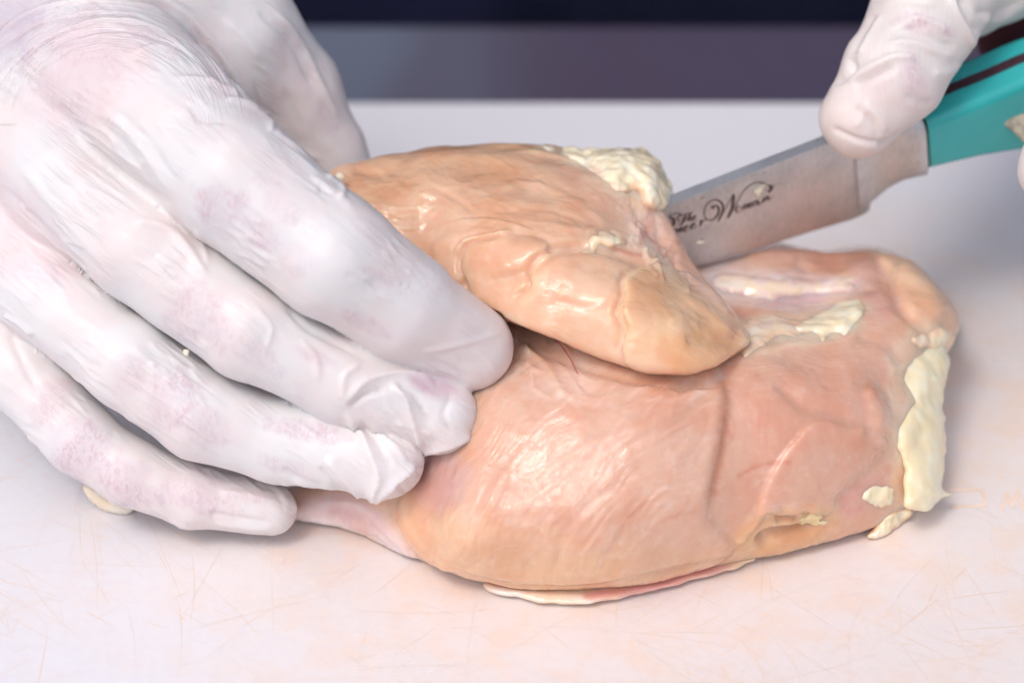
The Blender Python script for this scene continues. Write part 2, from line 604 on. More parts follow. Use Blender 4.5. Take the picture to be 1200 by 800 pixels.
# ------------------------------------------------------------------ sculpting helpers
class Clay:
    """a closed surface with per-vertex colour that can be scored, ridged and tinted"""

    def __init__(self, v, q, base):
        self.v, self.q = v, q
        self.refresh()
        self.tint = np.tile(np.asarray(base, float), (len(v), 1))
        self.stick = np.zeros(len(v))

    def refresh(self):
        self.n = normals(self.v, self.q)
        self.p2 = pix(self.v)
        self.face = np.clip((self.n[:, 2] + 0.05) / 0.35, 0, 1)

    def push(self, amount):
        self.v = self.v + self.n * amount[:, None]

    def lump(self, size, amount, octaves=2, seed=0.0):
        self.push(amount * fbm(self.v / size + seed, octaves))

    def score(self, strokes, gain=1.0):
        """(points, width px, height mm[, kind]) - kind 'ridge' (sign by height) or 'step' (raised on the right)"""
        add = np.zeros(len(self.v))
        for s in strokes:
            pts, w, h = s[0], s[1], s[2]
            kind = s[3] if len(s) > 3 else 'ridge'
            path = spline(pts, 6)
            reach = w * (3 if kind == 'ridge' else 5)
            idx, d, side, pos = line_dist(self.p2, path, reach)
            if kind == 'sharp':
                prof = np.exp(-d / w * 1.6) * smoothstep(reach, reach * 0.5, d)
            elif kind == 'ridge':
                prof = np.exp(-(d / w) ** 2 * 1.4)
            else:
                sd = d * side
                prof = np.where(sd > 0, np.exp(-np.abs(sd) / (w * 2.2)), 0) * smoothstep(0, w * 0.5, sd) - np.where(sd <= 0, 0.35 * np.exp(-(sd / w) ** 2), 0)
                prof *= smoothstep(reach, reach * 0.5, d)
            ends = smoothstep(0, 0.16, pos) * smoothstep(1, 0.84, pos)
            add[idx] += h * prof * ends * self.face[idx]
        self.push(add * gain)

    def shred(self, poly, n, ang, length, w, h, cols=(), seed=1, spread=0.35):
        """many short torn strands inside a region"""
        r = np.random.default_rng(seed)
        p = spline(poly, 4, True)
        lo, hi = p.min(0), p.max(0)
        q = lo + r.random((n * 6, 2)) * (hi - lo)
        q = q[sd_poly(q, p) < 0][:n]
        st = []
        for k, c in enumerate(q):
            a = ang + r.normal() * spread
            L = length * (0.5 + r.random())
            t = np.array([math.cos(a), math.sin(a)])
            o = np.array([-t[1], t[0]]) * r.normal() * L * 0.15
            pts = [tuple(c - t * L / 2), tuple(c + o), tuple(c + t * L / 2)]
            st.append((pts, w * (0.7 + 0.6 * r.random()), 0.55 * h * (r.random() * 1.6 - 0.6)))
            if cols:
                self.line(pts, cols[k % len(cols)], w * 1.1, 0.2 + 0.3 * r.random())
        self.score(st)

    def wash(self, poly, col, soft=18, amount=1.0, rough=0.35, closed=True):
        if getattr(self, 'grain', None) is None or len(self.grain) != len(self.v):
            self.grain = fbm(self.v / 7.0 + 3.1, 3)
        p = spline(poly, 4, True)
        m_ = soft * (1 + 4 * rough)
        lo, hi = p.min(0) - m_, p.max(0) + m_
        i = np.nonzero((self.p2[:, 0] > lo[0]) & (self.p2[:, 0] < hi[0]) & (self.p2[:, 1] > lo[1]) & (self.p2[:, 1] < hi[1]))[0]
        d = sd_poly(self.p2[i], p) + soft * rough * 2 * self.grain[i]
        a = amount * smoothstep(soft, -soft, d)[:, None]
        self.tint[i] = self.tint[i] * (1 - a) + lin(*col) * a

    def line(self, pts, col, w, amount=1.0):
        path = spline(pts, 6)
        idx, d, side, pos = line_dist(self.p2, path, w * 3)
        d = d * (1 + 0.5 * noise3(self.v[idx] / 1.6))
        a = (amount * np.exp(-(d / w) ** 2 * 1.4) * smoothstep(0, 0.1, pos) * smoothstep(1, 0.9, pos))[:, None]
        self.tint[idx] = self.tint[idx] * (1 - a) + lin(*col) * a

    def dab(self, cx, cy, rx, ry, ang=0, amount=1.0):
        c, s = math.cos(ang), math.sin(ang)
        i = np.nonzero((np.abs(self.p2[:, 0] - cx) < 2 * max(rx, ry)) & (np.abs(self.p2[:, 1] - cy) < 2 * max(rx, ry)))[0]
        x, y = self.p2[i, 0] - cx, self.p2[i, 1] - cy
        r = np.sqrt(((x * c + y * s) / rx) ** 2 + ((-x * s + y * c) / ry) ** 2)
        r = r + 0.35 * fbm(self.v[i] / 4.0 + 9.0, 2)
        self.stick[i] = np.maximum(self.stick[i], amount * smoothstep(1.15, 0.55, r))

    def build(self, name, mat, flow=None, fibre=None):
        at = {'tint': np.concatenate([self.tint, np.ones((len(self.v), 1))], 1), 'stick': self.stick}
        if flow is not None:
            at['flow'] = np.concatenate([flow, np.zeros((len(self.v), 1))], 1)
            at['fibre'] = fibre if fibre is not None else np.ones(len(self.v))
        return mesh_object(name, to_world(self.v), self.q, mat, at)


def slab(poly, front, back, k, h, base, floor=True, kfloor=4.0, extra=None, smooth=2, zmin=0.0):
    """closed body whose outline follows poly and that lies between the depth maps front and back"""
    pm = poly_map(poly) if not isinstance(poly, np.ndarray) else poly
    px = MAPQ[:, 0].reshape(MNX, MNY)
    py = MAPQ[:, 1].reshape(MNX, MNY)
    ins = pm < 12
    pm = np.ascontiguousarray(pm, np.float32)
    fr = np.ascontiguousarray(np.broadcast_to(front, pm.shape), np.float32)
    bk = np.ascontiguousarray(np.broadcast_to(back, pm.shape), np.float32)
    extra = [(a_.astype(np.float32), b_.astype(np.float32), c_.astype(np.float32), k_, j_) for a_, b_, c_, k_, j_ in (extra or ())]
    dmax, dmin = fr[ins].max() + 4, bk[ins].min() - 4
    pts = np.concatenate([cart(px[ins], py[ins], dmin), cart(px[ins], py[ins], dmax)])
    lo, hi = pts.min(0) - 3, pts.max(0) + 3
    (ax, ay, ad), org = axes_grid(lo, hi, h)
    F = np.empty((len(ax), len(ay), len(ad)), np.float32)
    A, B = np.meshgrid(ax, ay, indexing='ij')
    for i, d in enumerate(ad):
        kk = (D0 - d) / D0 * S0
        qx, qy = 600 + A / kk, 400 - B / kk
        f = smax(sample(pm, qx, qy) * kk, d - sample(fr, qx, qy), k)
        f = smax(f, sample(bk, qx, qy) - d, k)
        for pm2, fr2, bk2, k2, j2 in (extra or ()):
            g = smax(smax(sample(pm2, qx, qy) * kk, d - sample(fr2, qx, qy), k2), sample(bk2, qx, qy) - d, k2)
            f = smin(f, g, j2)
        if floor:
            z = TZ + B * CT + d * ST
            f = smax(f, zmin - z, kfloor)
        F[:, :, i] = f
    v, q = surface_nets(F, org, h)
    v = relax(v, q, smooth)
    return Clay(v, q, base)


def surface_map(clay):
    """depth of the clay's camera-side skin, cell by cell"""
    out = np.full((MNX, MNY), -1e9)
    ok = clay.face > 0.05
    i = np.clip(np.round((clay.p2[ok, 0] - MX0) / MS).astype(int), 0, MNX - 1)
    j = np.clip(np.round((clay.p2[ok, 1] - MY0) / MS).astype(int), 0, MNY - 1)
    np.maximum.at(out, (i, j), clay.v[ok, 2])
    have = out > -1e8
    val = np.where(have, out, 0.0)
    for _ in range(30):
        s_ = np.zeros_like(val)
        c_ = np.zeros_like(val)
        for a, b in ((1, 0), (-1, 0), (0, 1), (0, -1)):
            s_ += np.roll(np.where(have, val, 0), (a, b), (0, 1))
            c_ += np.roll(have, (a, b), (0, 1))
        new = ~have & (c_ > 0)
        val[new] = s_[new] / c_[new]
        have = have | new
    return val


def cone_field(F, ax, a, ra, b, rb, k, margin=14.0):
    """smooth-union a tapered limb a->b into the field F"""
    lo = np.minimum(a - ra, b - rb) - margin
    hi = np.maximum(a + ra, b + rb) + margin
    sl = tuple(slice(int(np.searchsorted(ax[c], lo[c])), int(np.searchsorted(ax[c], hi[c]))) for c in range(3))
    if any(s.start >= s.stop for s in sl):
        return
    X, Y, Z = (ax[c][sl[c]] for c in range(3))
    e = (b - a).astype(np.float32)
    wx = (X - np.float32(a[0]))[:, None, None]
    wy = (Y - np.float32(a[1]))[None, :, None]
    wz = (Z - np.float32(a[2]))[None, None, :]
    t = np.clip((wx * e[0] + wy * e[1] + wz * e[2]) / np.float32(e @ e), 0, 1)
    d = np.sqrt((wx - t * e[0]) ** 2 + (wy - t * e[1]) ** 2 + (wz - t * e[2]) ** 2) - (np.float32(ra) + t * np.float32(rb - ra))
    F[sl] = smin(F[sl], d, np.float32(k))


def limb(joints):
    """joints (px, py, d, radius px) -> centres in mm and radii in mm"""
    out = []
    for px, py, d, r in joints:
        out.append((cart(px, py, d), r * S0 * (D0 - d) / D0))
    return out


def hand_surface(fingers, palms, h, kf=1.0, kp=9.0, kj=4.0, flat=None):
    allp = [j for f in fingers + palms for j in limb(f)]
    lo = np.min([c - r for c, r in allp], 0) - 4
    hi = np.max([c + r for c, r in allp], 0) + 4
    ax, org = axes_grid(lo, hi, h)
    shape = tuple(len(a) for a in ax)
    F = np.full(shape, 60.0, np.float32)
    for group, kin, kout in ([([f], 2.0, kf) for f in fingers] + ([(palms, kp, kj)] if palms else [])):
        js = [j for f in group for j in limb(f)]
        l2 = np.min([c - r for c, r in js], 0) - 7
        h2_ = np.max([c + r for c, r in js], 0) + 7
        sl = tuple(slice(max(int(np.searchsorted(ax[c], l2[c])), 0), int(np.searchsorted(ax[c], h2_[c]))) for c in range(3))
        sub = [ax[c][sl[c]] for c in range(3)]
        G = np.full(tuple(len(a) for a in sub), 60.0, np.float32)
        for f in group:
            j = limb(f)
            for (a, ra), (b, rb) in zip(j[:-1], j[1:]):
                cone_field(G, sub, a, ra, b, rb, kin, 6.0 + kin * 0.4)
        F[sl] = smin(F[sl], G, np.float32(kout))
    v, q = surface_nets(F, org, h)
    return relax(v, q, 2), q


# ------------------------------------------------------------------ the setting
def rounded_box(x0, x1, y0, y1, z0, z1, r, seg=4):
    import bmesh
    bm = bmesh.new()
    bmesh.ops.create_cube(bm, size=1)
    for v in bm.verts:
        v.co = ((x0 + x1) / 2 + v.co.x * (x1 - x0), (y0 + y1) / 2 + v.co.y * (y1 - y0), (z0 + z1) / 2 + v.co.z * (z1 - z0))
    bmesh.ops.bevel(bm, geom=bm.edges[:], offset=r, segments=seg, profile=0.5, affect='EDGES')
    bm.verts.ensure_lookup_table()
    vs_ = np.array([v.co[:] for v in bm.verts])
    fs = [[v.index for v in f.verts] for f in bm.faces]
    bm.free()
    return vs_, fs


# worktop behind and under the board
m = Nodes('worktop_laminate')
co = m.coord()
g = m.noise(m.scale(co, (3, 1, 1)), 5, 2, 0.5)
sep = m.n('SeparateXYZ', ins={0: co})
left = m.ramp(m.math('ADD', sep.outputs[0], m.math('MULTIPLY', m.math('SUBTRACT', g, 0.5), 0.02)), -0.05, 0.03)
c = m.mix(left, tuple(lin(104, 112, 130)), tuple(lin(80, 74, 95)))
c = m.mix(m.ramp(g, 0.4, 0.6, (0, 0.35)), c, tuple(lin(84, 70, 84)))
m.bs(Base_Color=c, Roughness=0.6, Specular_IOR_Level=0.2)
v, f = rounded_box(-700, 700, -420, 232, -55, -14.5, 3, 3)
put(mesh_object('table_top', v, f, m.mat, smooth=False), kind='structure')

v, f = rounded_box(-260, 260, -170, 158, -14, 0, 2.6, 5)
board = put(mesh_object('cutting_board', v, f, M_BOARD, smooth=False),
            label='white plastic cutting board with knife scores and orange juice stains', cat='cutting board')

# knife scores: hair-thin cuts that hold juice
ms = Nodes('juice_in_knife_scores')
cos = ms.coord()
ms.bs(Base_Color=ms.mix(ms.ramp(ms.noise(cos, 30, 3, 0.6), 0.36, 0.62), tuple(lin(231, 222, 220)), tuple(lin(236, 210, 188))), Roughness=0.5)
SV, SF = [], []
rs = np.random.default_rng(21)
for k_ in range(1400):
    cx, cy = rs.uniform(-150, 150), rs.uniform(-150, 60)
    a0 = rs.choice([0.15, 1.5, 0.75, -0.6, 1.85, 2.4]) + rs.normal() * 0.16
    L = 4 + 40 * rs.random() ** 2.4
    bend = rs.normal() * 0.004
    w_ = 0.05 + 0.08 * rs.random() ** 2
    tt = np.linspace(-L / 2, L / 2, 6)
    P_ = np.stack([cx + tt * math.cos(a0) - bend * tt * tt * math.sin(a0), cy + tt * math.sin(a0) + bend * tt * tt * math.cos(a0)], 1)
    T_ = np.gradient(P_, axis=0)
    T_ /= np.linalg.norm(T_, axis=1)[:, None]
    N_ = np.stack([-T_[:, 1], T_[:, 0]], 1) * (w_ * np.array([0.15, 0.8, 1, 1, 0.8, 0.15]))[:, None]
    o_ = len(SV)
    zz = 0.012 + 0.00002 * k_
    for p_, n_ in zip(P_, N_):
        SV.append((p_[0] + n_[0], p_[1] + n_[1], zz))
        SV.append((p_[0] - n_[0], p_[1] - n_[1], zz))
    for i in range(5):
        SF.append([o_ + 2 * i, o_ + 2 * i + 1, o_ + 2 * i + 3, o_ + 2 * i + 2])
put(mesh_object('knife_scores', np.array(SV), SF, ms.mat, smooth=False), board, kind='stuff')

# apron of the person standing on the far side
nx, nz = 90, 40
xs = np.linspace(-92, 420, nx)
zs = np.linspace(-260, 620, nz)
XX, ZZ = np.meshgrid(xs, zs, indexing='ij')
YY = 262 + 6 * np.sin(XX / 23) + 4 * np.sin(XX / 9.5 + ZZ / 60) + 0.0006 * (XX - 90) ** 2
fr = np.stack([XX, YY, ZZ], -1).reshape(-1, 3)
bk = fr + np.array([0, 3.0, 0])


def sheet_faces(nx, nz, off):
    fs = []
    for i in range(nx - 1):
        for j in range(nz - 1):
            a = i * nz + j
            fs.append([a, a + nz, a + nz + 1, a + 1])
            fs.append([off + a, off + a + 1, off + a + nz + 1, off + a + nz])
    rim = [i * nz for i in range(nx)] + [(nx - 1) * nz + j for j in range(1, nz)] + [i * nz + nz - 1 for i in range(nx - 2, -1, -1)] + [j for j in range(nz - 2, 0, -1)]
    for a, b in zip(rim, rim[1:] + rim[:1]):
        fs.append([a, off + a, off + b, b])
    return fs


put(mesh_object('apron', np.concatenate([fr, bk]), sheet_faces(nx, nz, nx * nz), cloth_material('navy_cotton', (34, 36, 66), (22, 25, 50))),
    label='dark navy cotton apron of the person behind the table', cat='apron')
fr2 = fr.copy()
fr2[:, 0] = -520 + (fr2[:, 0] + 92) * 0.86
fr2[:, 1] += 12
put(mesh_object('shirt', np.concatenate([fr2, fr2 + np.array([0, 3.0, 0])]), sheet_faces(nx, nz, nx * nz), cloth_material('brown_mauve_cotton', (112, 92, 104), (92, 74, 88))),
    label='mauve brown shirt showing blurred beside the dark navy apron', cat='shirt')

# ------------------------------------------------------------------ the chicken
chicken = bpy.data.objects.new('chicken_breast', None)
chicken.location = (0.03, -0.02, 0)
put(chicken, label='raw chicken breast with cream fat, its upper lobe lifted by the gloved fingers', cat='raw chicken')

LOW_POLY = [(296, 604), (320, 578), (380, 560), (430, 530), (470, 455), (520, 395), (590, 350), (690, 335), (790, 316), (822, 309), (852, 300), (882, 292), (912, 287), (940, 292),
            (970, 297), (995, 291), (1030, 292), (1060, 304), (1090, 328), (1114, 358), (1121, 381), (1114, 404), (1102, 430), (1100, 490), (1096, 540), (1088, 575),
            (1070, 600), (1045, 619), (1010, 633), (960, 645), (880, 660), (800, 679), (740, 692), (690, 699), (640, 698), (595, 691), (540, 681), (500, 672), (450, 655), (400, 637), (345, 626), (310, 616)]
low_ctrl = [(600, 692, 4), (700, 698, 4), (800, 677, 4), (900, 653, 4), (1000, 630, 4), (500, 662, 4), (420, 630, 3), (360, 615, 3), (310, 606, 4),
            (540, 640, 17), (600, 630, 20), (700, 635, 20), (800, 620, 19), (900, 600, 17), (1000, 585, 14), (1060, 570, 11),
            (550, 570, 27), (650, 550, 32), (750, 545, 34), (850, 525, 33), (950, 515, 31), (1030, 505, 26), (1085, 500, 20),
            (600, 455, 39), (700, 450, 42), (780, 450, 42), (850, 445, 40), (950, 435, 38), (1040, 430, 32), (1090, 435, 25),
            (890, 400, 40), (1000, 385, 37), (1070, 370, 34), (850, 355, 33), (950, 345, 31), (1040, 330, 33), (900, 305, 33), (1000, 305, 32), (1105, 380, 28),
            (480, 610, 13), (420, 605, 8), (380, 600, 6), (505, 560, 21), (480, 500, 26), (530, 450, 34), (560, 400, 36), (690, 370, 38), (790, 340, 34), (430, 560, 15)]
low_front = rbf_map([(x, y, d_at_height(x, y, z)) for x, y, z in low_ctrl])
low_poly_map = poly_map(LOW_POLY)
low_back = low_front - 46
low_pads = [(poly_map(p), low_front + h_, low_front - 12, k_, 0.7) for p, h_, k_ in (
    ([(1028, 297), (1062, 303), (1092, 327), (1117, 358), (1122, 384), (1108, 400), (1085, 394), (1062, 368), (1044, 336)], 1.6, 5.0),
    ([(958, 488), (1000, 498), (1042, 518), (1022, 552), (988, 580), (980, 598), (966, 596), (954, 606), (944, 594), (926, 602), (914, 594), (898, 606), (886, 600), (900, 560), (925, 522)], 1.5, 1.8),
    ([(470, 592), (494, 545), (520, 470), (590, 370), (700, 370), (800, 390), (848, 440), (846, 520), (832, 600), (860, 645), (800, 676), (700, 692), (600, 690), (530, 672), (480, 632)], 2.0, 3.4),
    ([(1012, 452), (1030, 460), (1040, 490), (1034, 524), (1020, 520), (1010, 485)], 1.2, 4.0))]
low = slab(low_poly_map, low_front, low_back, 9.0, 0.58, lin(225, 183, 158), floor=True, kfloor=5.0, smooth=1, extra=low_pads)
low.lump(18, 0.7, 2)
low.lump(5.5, 0.10, 2, 5)
low.lump(2.6, 0.05, 2, 9)
low.refresh()
low.score(gain=0.72, strokes=[
    # long crease down the middle, side creases
    ([(850, 432), (856, 465), (852, 505), (842, 550), (832, 600), (824, 635)], 8, -0.3),
    ([(838, 440), (842, 490), (826, 560), (812, 610)], 14, 0.7),
    ([(905, 440), (940, 475), (985, 490), (1010, 505)], 10, -1.1),
    ([(1010, 505), (1045, 515), (1058, 540)], 8, -1.0),
    ([(1012, 450), (1030, 470), (1035, 500), (1028, 525)], 11, 1.2),
    ([(1048, 520), (1015, 555), (985, 585), (975, 600)], 9, -1.0),
    # torn pit near the board
    ([(908, 610), (925, 608), (938, 612)], 6, -2.4),
    ([(884, 640), (905, 628), (935, 624), (962, 612)], 8, -4.6),
    ([(985, 594), (962, 603), (942, 598), (918, 606), (900, 600), (890, 612), (876, 628), (856, 650)], 4, 1.4, 'step'),
    # thin trimmed rim along the bottom
    ([(520, 668), (600, 688), (690, 690), (760, 676), (830, 660), (880, 650)], 5, -1.2),
    ([(560, 688), (640, 700), (720, 698), (800, 680)], 4, 0.6),
    # left lip where the thick muscle ends and the thin tail begins
    ([(540, 676), (500, 654), (474, 622), (468, 592), (494, 548)], 7, 2.4, 'step'),
    ([(365, 590), (420, 592), (455, 625), (495, 660)], 6, 0.6),
    ([(380, 620), (430, 630), (470, 650)], 7, -0.7),
    # fold under the lifted lobe
    ([(590, 380), (640, 410), (700, 432), (770, 448), (840, 446), (875, 425)], 9, -1.6),
    ([(605, 400), (640, 430), (660, 470)], 7, 0.9),
    ([(650, 395), (668, 420), (680, 440)], 5, 0.5),
    # valley at the back right and its rims
    ([(830, 330), (880, 342), (950, 345), (1005, 340)], 16, -2.4),
    ([(855, 362), (905, 372), (950, 372)], 7, -1.8),
    ([(1030, 300), (1045, 340), (1060, 365), (1095, 395)], 8, -1.6),
    ([(1050, 305), (1085, 340), (1108, 375)], 15, 1.6),
    ([(860, 300), (920, 297), (1000, 300)], 9, 1.0),
    ([(930, 300), (945, 318), (935, 330)], 8, -0.7),
    ([(1000, 390), (1040, 405), (1060, 430)], 10, -0.7),
    ([(880, 415), (930, 405), (985, 400), (1010, 375)], 7, 0.8),
    # diagonal sinews on the broad face
    ([(640, 455), (700, 470), (760, 452), (810, 440)], 8, 0.6),
    ([(650, 545), (700, 520), (770, 490), (830, 450)], 9, 0.5),
    ([(560, 620), (590, 560), (625, 515)], 7, 0.5),
    ([(650, 670), (660, 630), (690, 590), (740, 560)], 6, -0.5),
])
low.shred([(592, 380), (650, 392), (690, 440), (660, 480), (612, 450)], 45, 1.0, 44, 2.6, 0.7, ((240, 224, 212), (232, 196, 180), (214, 160, 148)), 11, 0.3)
low.shred([(862, 650), (885, 605), (960, 588), (985, 600), (960, 640)], 34, -0.3, 24, 2.6, 0.5, ((242, 220, 176), (226, 172, 128), (236, 204, 166)), 12, 0.6)
low.shred([(690, 440), (800, 450), (840, 440), (830, 480), (700, 480)], 34, -0.5, 34, 2.6, 0.5, ((240, 214, 200),), 13, 0.3)
low.shred([(620, 470), (820, 470), (820, 590), (620, 660), (560, 600)], 90, -0.75, 50, 2.6, 0.28, ((238, 206, 190), (216, 158, 134)), 14, 0.25)
low.shred([(860, 440), (1040, 430), (1040, 540), (900, 590), (850, 560)], 70, 1.2, 30, 2.6, 0.3, ((232, 190, 174), (212, 146, 128)), 15, 0.6)
low.shred([(500, 600), (600, 600), (800, 650), (700, 700), (540, 680)], 60, 0.1, 26, 2.6, 0.25, ((238, 208, 176), (228, 180, 140)), 16, 0.7)
low.shred([(840, 318), (1000, 322), (1000, 345), (860, 350)], 36, 0.05, 44, 2.4, 0.5, ((240, 230, 226), (216, 190, 204), (244, 236, 214)), 17, 0.15)
low.refresh()
# fibre bundles curving round the lower right
fc = np.array([930.0, 760.0])
rel = low.p2 - fc
rad = np.linalg.norm(rel, axis=1)
ang = np.arctan2(rel[:, 1], rel[:, 0])
wob = fbm(low.v / 20.0, 2)
across = rad * 0.2 + 3.0 * wob
along = ang * 80.0
flow_low = np.stack([across, along], 1)
band = smoothstep(-0.25, 0.35, fbm(low.v / 15.0 + 4, 2)) * low.face
right_side = smoothstep(812, 845, low.p2[:, 0])
fib3 = noise3(np.stack([across / 0.95, along / 22.0, np.zeros_like(across)], 1))
low.push(band * (0.22 - 0.17 * right_side) * fib3)
low.wash([(470, 600), (560, 610), (700, 650), (850, 640), (960, 600), (960, 660), (720, 715), (520, 690), (460, 640)], (229, 187, 148), 30, 0.8)
low.wash([(855, 430), (930, 420), (1060, 410), (1060, 520), (960, 570), (850, 600)], (223, 176, 152), 28, 0.8)
low.wash([(560, 440), (680, 440), (820, 450), (820, 560), (680, 600), (560, 560)], (225, 184, 160), 30, 0.6)
low.wash([(590, 380), (660, 400), (700, 440), (660, 470), (600, 450)], (234, 207, 191), 14, 0.75)
low.wash([(490, 520), (545, 540), (540, 590), (495, 590)], (214, 175, 172), 16, 0.8)
low.wash([(340, 600), (400, 575), (450, 610), (490, 660), (440, 660), (350, 630)], (229, 208, 208), 9, 0.9)
low.wash([(385, 596), (430, 598), (455, 625), (425, 622)], (215, 178, 174), 9, 0.85)  # shaded tone of the tail membrane, painted into the tint
low.wash([(1030, 290), (1120, 350), (1125, 400), (1090, 400), (1050, 350)], (233, 195, 162), 12, 0.85)
low.wash([(830, 305), (900, 318), (985, 325), (1010, 345), (960, 362), (850, 356)], (231, 207, 200), 9, 0.9)
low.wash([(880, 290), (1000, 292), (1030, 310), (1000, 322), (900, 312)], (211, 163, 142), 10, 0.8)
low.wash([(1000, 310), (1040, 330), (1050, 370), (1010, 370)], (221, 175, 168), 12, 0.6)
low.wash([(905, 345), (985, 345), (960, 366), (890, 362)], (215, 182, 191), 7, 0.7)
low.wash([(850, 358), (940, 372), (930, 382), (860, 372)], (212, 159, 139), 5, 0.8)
low.wash([(860, 630), (900, 600), (980, 600), (960, 640), (880, 655)], (232, 192, 148), 10, 0.7)
low.wash([(985, 585), (1040, 545), (1062, 570), (1000, 605)], (221, 166, 155), 8, 0.7)
low.line([(600, 699), (660, 706), (710, 702), (745, 694)], (242, 226, 218), 6, 0.9)
low.line([(690, 698), (750, 690), (810, 674), (860, 664)], (214, 128, 126), 4, 0.75)
low.line([(330, 616), (390, 622), (440, 640), (490, 664)], (244, 234, 234), 10, 0.9)
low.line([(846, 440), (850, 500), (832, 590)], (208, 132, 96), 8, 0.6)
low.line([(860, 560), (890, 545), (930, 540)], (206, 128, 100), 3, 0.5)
low.line([(476, 570), (474, 605), (500, 648)], (240, 208, 172), 5, 0.6)
for poly in ([(1040, 405), (1110, 395), (1115, 590), (1055, 600), (1045, 520)], [(862, 380), (940, 360), (1015, 345), (1010, 385), (940, 405), (870, 415)]):
    low.wash(poly, (238, 214, 186), 10, 0.7, 0.6)
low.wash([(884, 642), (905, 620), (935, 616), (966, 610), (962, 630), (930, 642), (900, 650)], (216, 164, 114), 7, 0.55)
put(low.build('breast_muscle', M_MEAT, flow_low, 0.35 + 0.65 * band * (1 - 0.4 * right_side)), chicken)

# upper, lifted lobe
UP_POLY = [(372, 214), (384, 194), (402, 185), (440, 178), (490, 171), (540, 163), (590, 161), (640, 167), (690, 177), (735, 179), (762, 190), (780, 215), (781, 236), (791, 262),
           (812, 300), (836, 335), (862, 366), (878, 396), (868, 412), (848, 425), (815, 437), (780, 438), (738, 430), (690, 415), (648, 397), (590, 378), (530, 370), (450, 320), (400, 265)]
up_front = rbf_map([(400, 205, 10), (450, 195, 8), (540, 175, 4), (640, 178, 4), (720, 190, 6), (765, 210, 7), (785, 240, 6),
                    (430, 240, 18), (500, 220, 20), (600, 230, 25), (700, 240, 23), (755, 250, 13),
                    (480, 280, 24), (560, 290, 32), (640, 300, 38), (710, 295, 33), (770, 300, 24), (805, 310, 14),
                    (560, 350, 33), (640, 370, 42), (720, 360, 46), (800, 370, 40), (840, 350, 22), (690, 405, 42), (760, 420, 45), (810, 420, 43), (860, 395, 31)])
up_back = rbf_map([(400, 205, -2), (540, 175, -8), (720, 190, -8), (785, 240, -5), (560, 290, 2), (700, 300, 4), (805, 310, 2), (640, 380, 24), (760, 420, 26), (860, 395, 16), (450, 300, 6)])
up_pads = [(poly_map(p), up_front + h_, up_front - 14, k_, 0.7) for p, h_, k_ in (
    ([(728, 400), (734, 385), (727, 365), (733, 344), (733, 324), (758, 311), (800, 315), (832, 340), (864, 374), (880, 398), (862, 416), (815, 436), (770, 437), (735, 428)], 4.8, 2.4),
    ([(590, 372), (612, 352), (626, 338), (622, 318), (634, 300), (656, 291), (700, 291), (735, 306), (760, 330), (760, 400), (740, 428), (690, 414), (650, 397)], 2.1, 2.4),
    ([(560, 356), (548, 330), (544, 306), (558, 287), (596, 279), (640, 286), (650, 320), (620, 372)], 2.6, 2.6),
    ([(690, 180), (735, 176), (765, 188), (784, 216), (782, 240), (756, 244), (740, 210), (715, 214)], 2.2, 5.0),
    ([(505, 300), (518, 278), (560, 268), (600, 272), (600, 310), (556, 330), (520, 330)], 1.2, 2.4),
    ([(686, 288), (694, 272), (716, 270), (734, 280), (732, 292), (704, 296)], 1.8, 3.0))]
up = slab(UP_POLY, up_front, up_back, 9.0, 0.5, lin(235, 194, 163), floor=False, smooth=1, extra=up_pads)
up.lump(14, 0.8, 2, 2)
up.lump(5, 0.12, 2, 8)
up.lump(2.4, 0.06, 2, 11)
up.refresh()
up.score(gain=0.7, strokes=[
    ([(722, 415), (728, 392), (721, 366), (727, 344), (728, 322), (752, 308)], 3.5, -1.6),
    ([(596, 352), (618, 336), (617, 318), (628, 300), (652, 287), (690, 287)], 3.5, -1.5),
    ([(552, 345), (541, 325), (538, 305), (552, 284), (590, 275)], 3.5, -1.3),
    ([(560, 335), (615, 318), (655, 292), (700, 290), (740, 303), (785, 318)], 8, -1.6),
    ([(530, 300), (540, 282), (566, 274), (600, 268)], 4, 0.9, 'step'),
    ([(520, 262), (552, 255), (590, 258), (630, 270)], 4, 0.6, 'step'),
    ([(640, 350), (690, 360), (715, 350)], 7, -0.6),
    ([(480, 190), (550, 180), (620, 195), (690, 225)], 9, 0.5),
    ([(500, 215), (545, 240), (560, 262)], 4, -0.5),
    ([(570, 225), (620, 215), (680, 240), (720, 270)], 6, 0.5),
    ([(580, 250), (640, 245), (690, 262)], 5, -0.4),
    ([(640, 262), (690, 270), (712, 258)], 5, 0.5),
    ([(736, 215), (760, 262), (790, 300), (830, 345)], 10, -1.5),
    ([(752, 260), (745, 285), (770, 298)], 5, 0.8),
    ([(770, 240), (800, 300), (840, 350), (868, 385)], 7, 0.7),
    ([(800, 400), (835, 398), (872, 398)], 10, -1.2),
    ([(795, 345), (830, 365), (862, 392)], 8, 0.7),
    ([(440, 240), (470, 245), (500, 242)], 3, 0.4), ([(435, 250), (470, 258), (490, 255)], 3, -0.4), ([(450, 262), (480, 268), (500, 262)], 3, 0.4),
    ([(410, 198), (440, 205), (470, 200)], 6, -0.7),
    ([(430, 190), (460, 210), (480, 232)], 6, 0.4),
    ([(600, 172), (640, 180), (690, 190)], 4, 0.5),
])
up.shred([(736, 200), (762, 214), (790, 290), (812, 330), (780, 326), (742, 292), (728, 250)], 70, 1.05, 26, 2.6, 0.9, ((244, 226, 200), (226, 160, 146), (240, 208, 190), (212, 128, 118)), 3, 0.5)
up.shred([(396, 214), (440, 200), (500, 220), (510, 262), (470, 275), (420, 240)], 40, 0.12, 26, 2.4, 0.5, ((240, 212, 180), (232, 186, 146)), 4, 0.2)
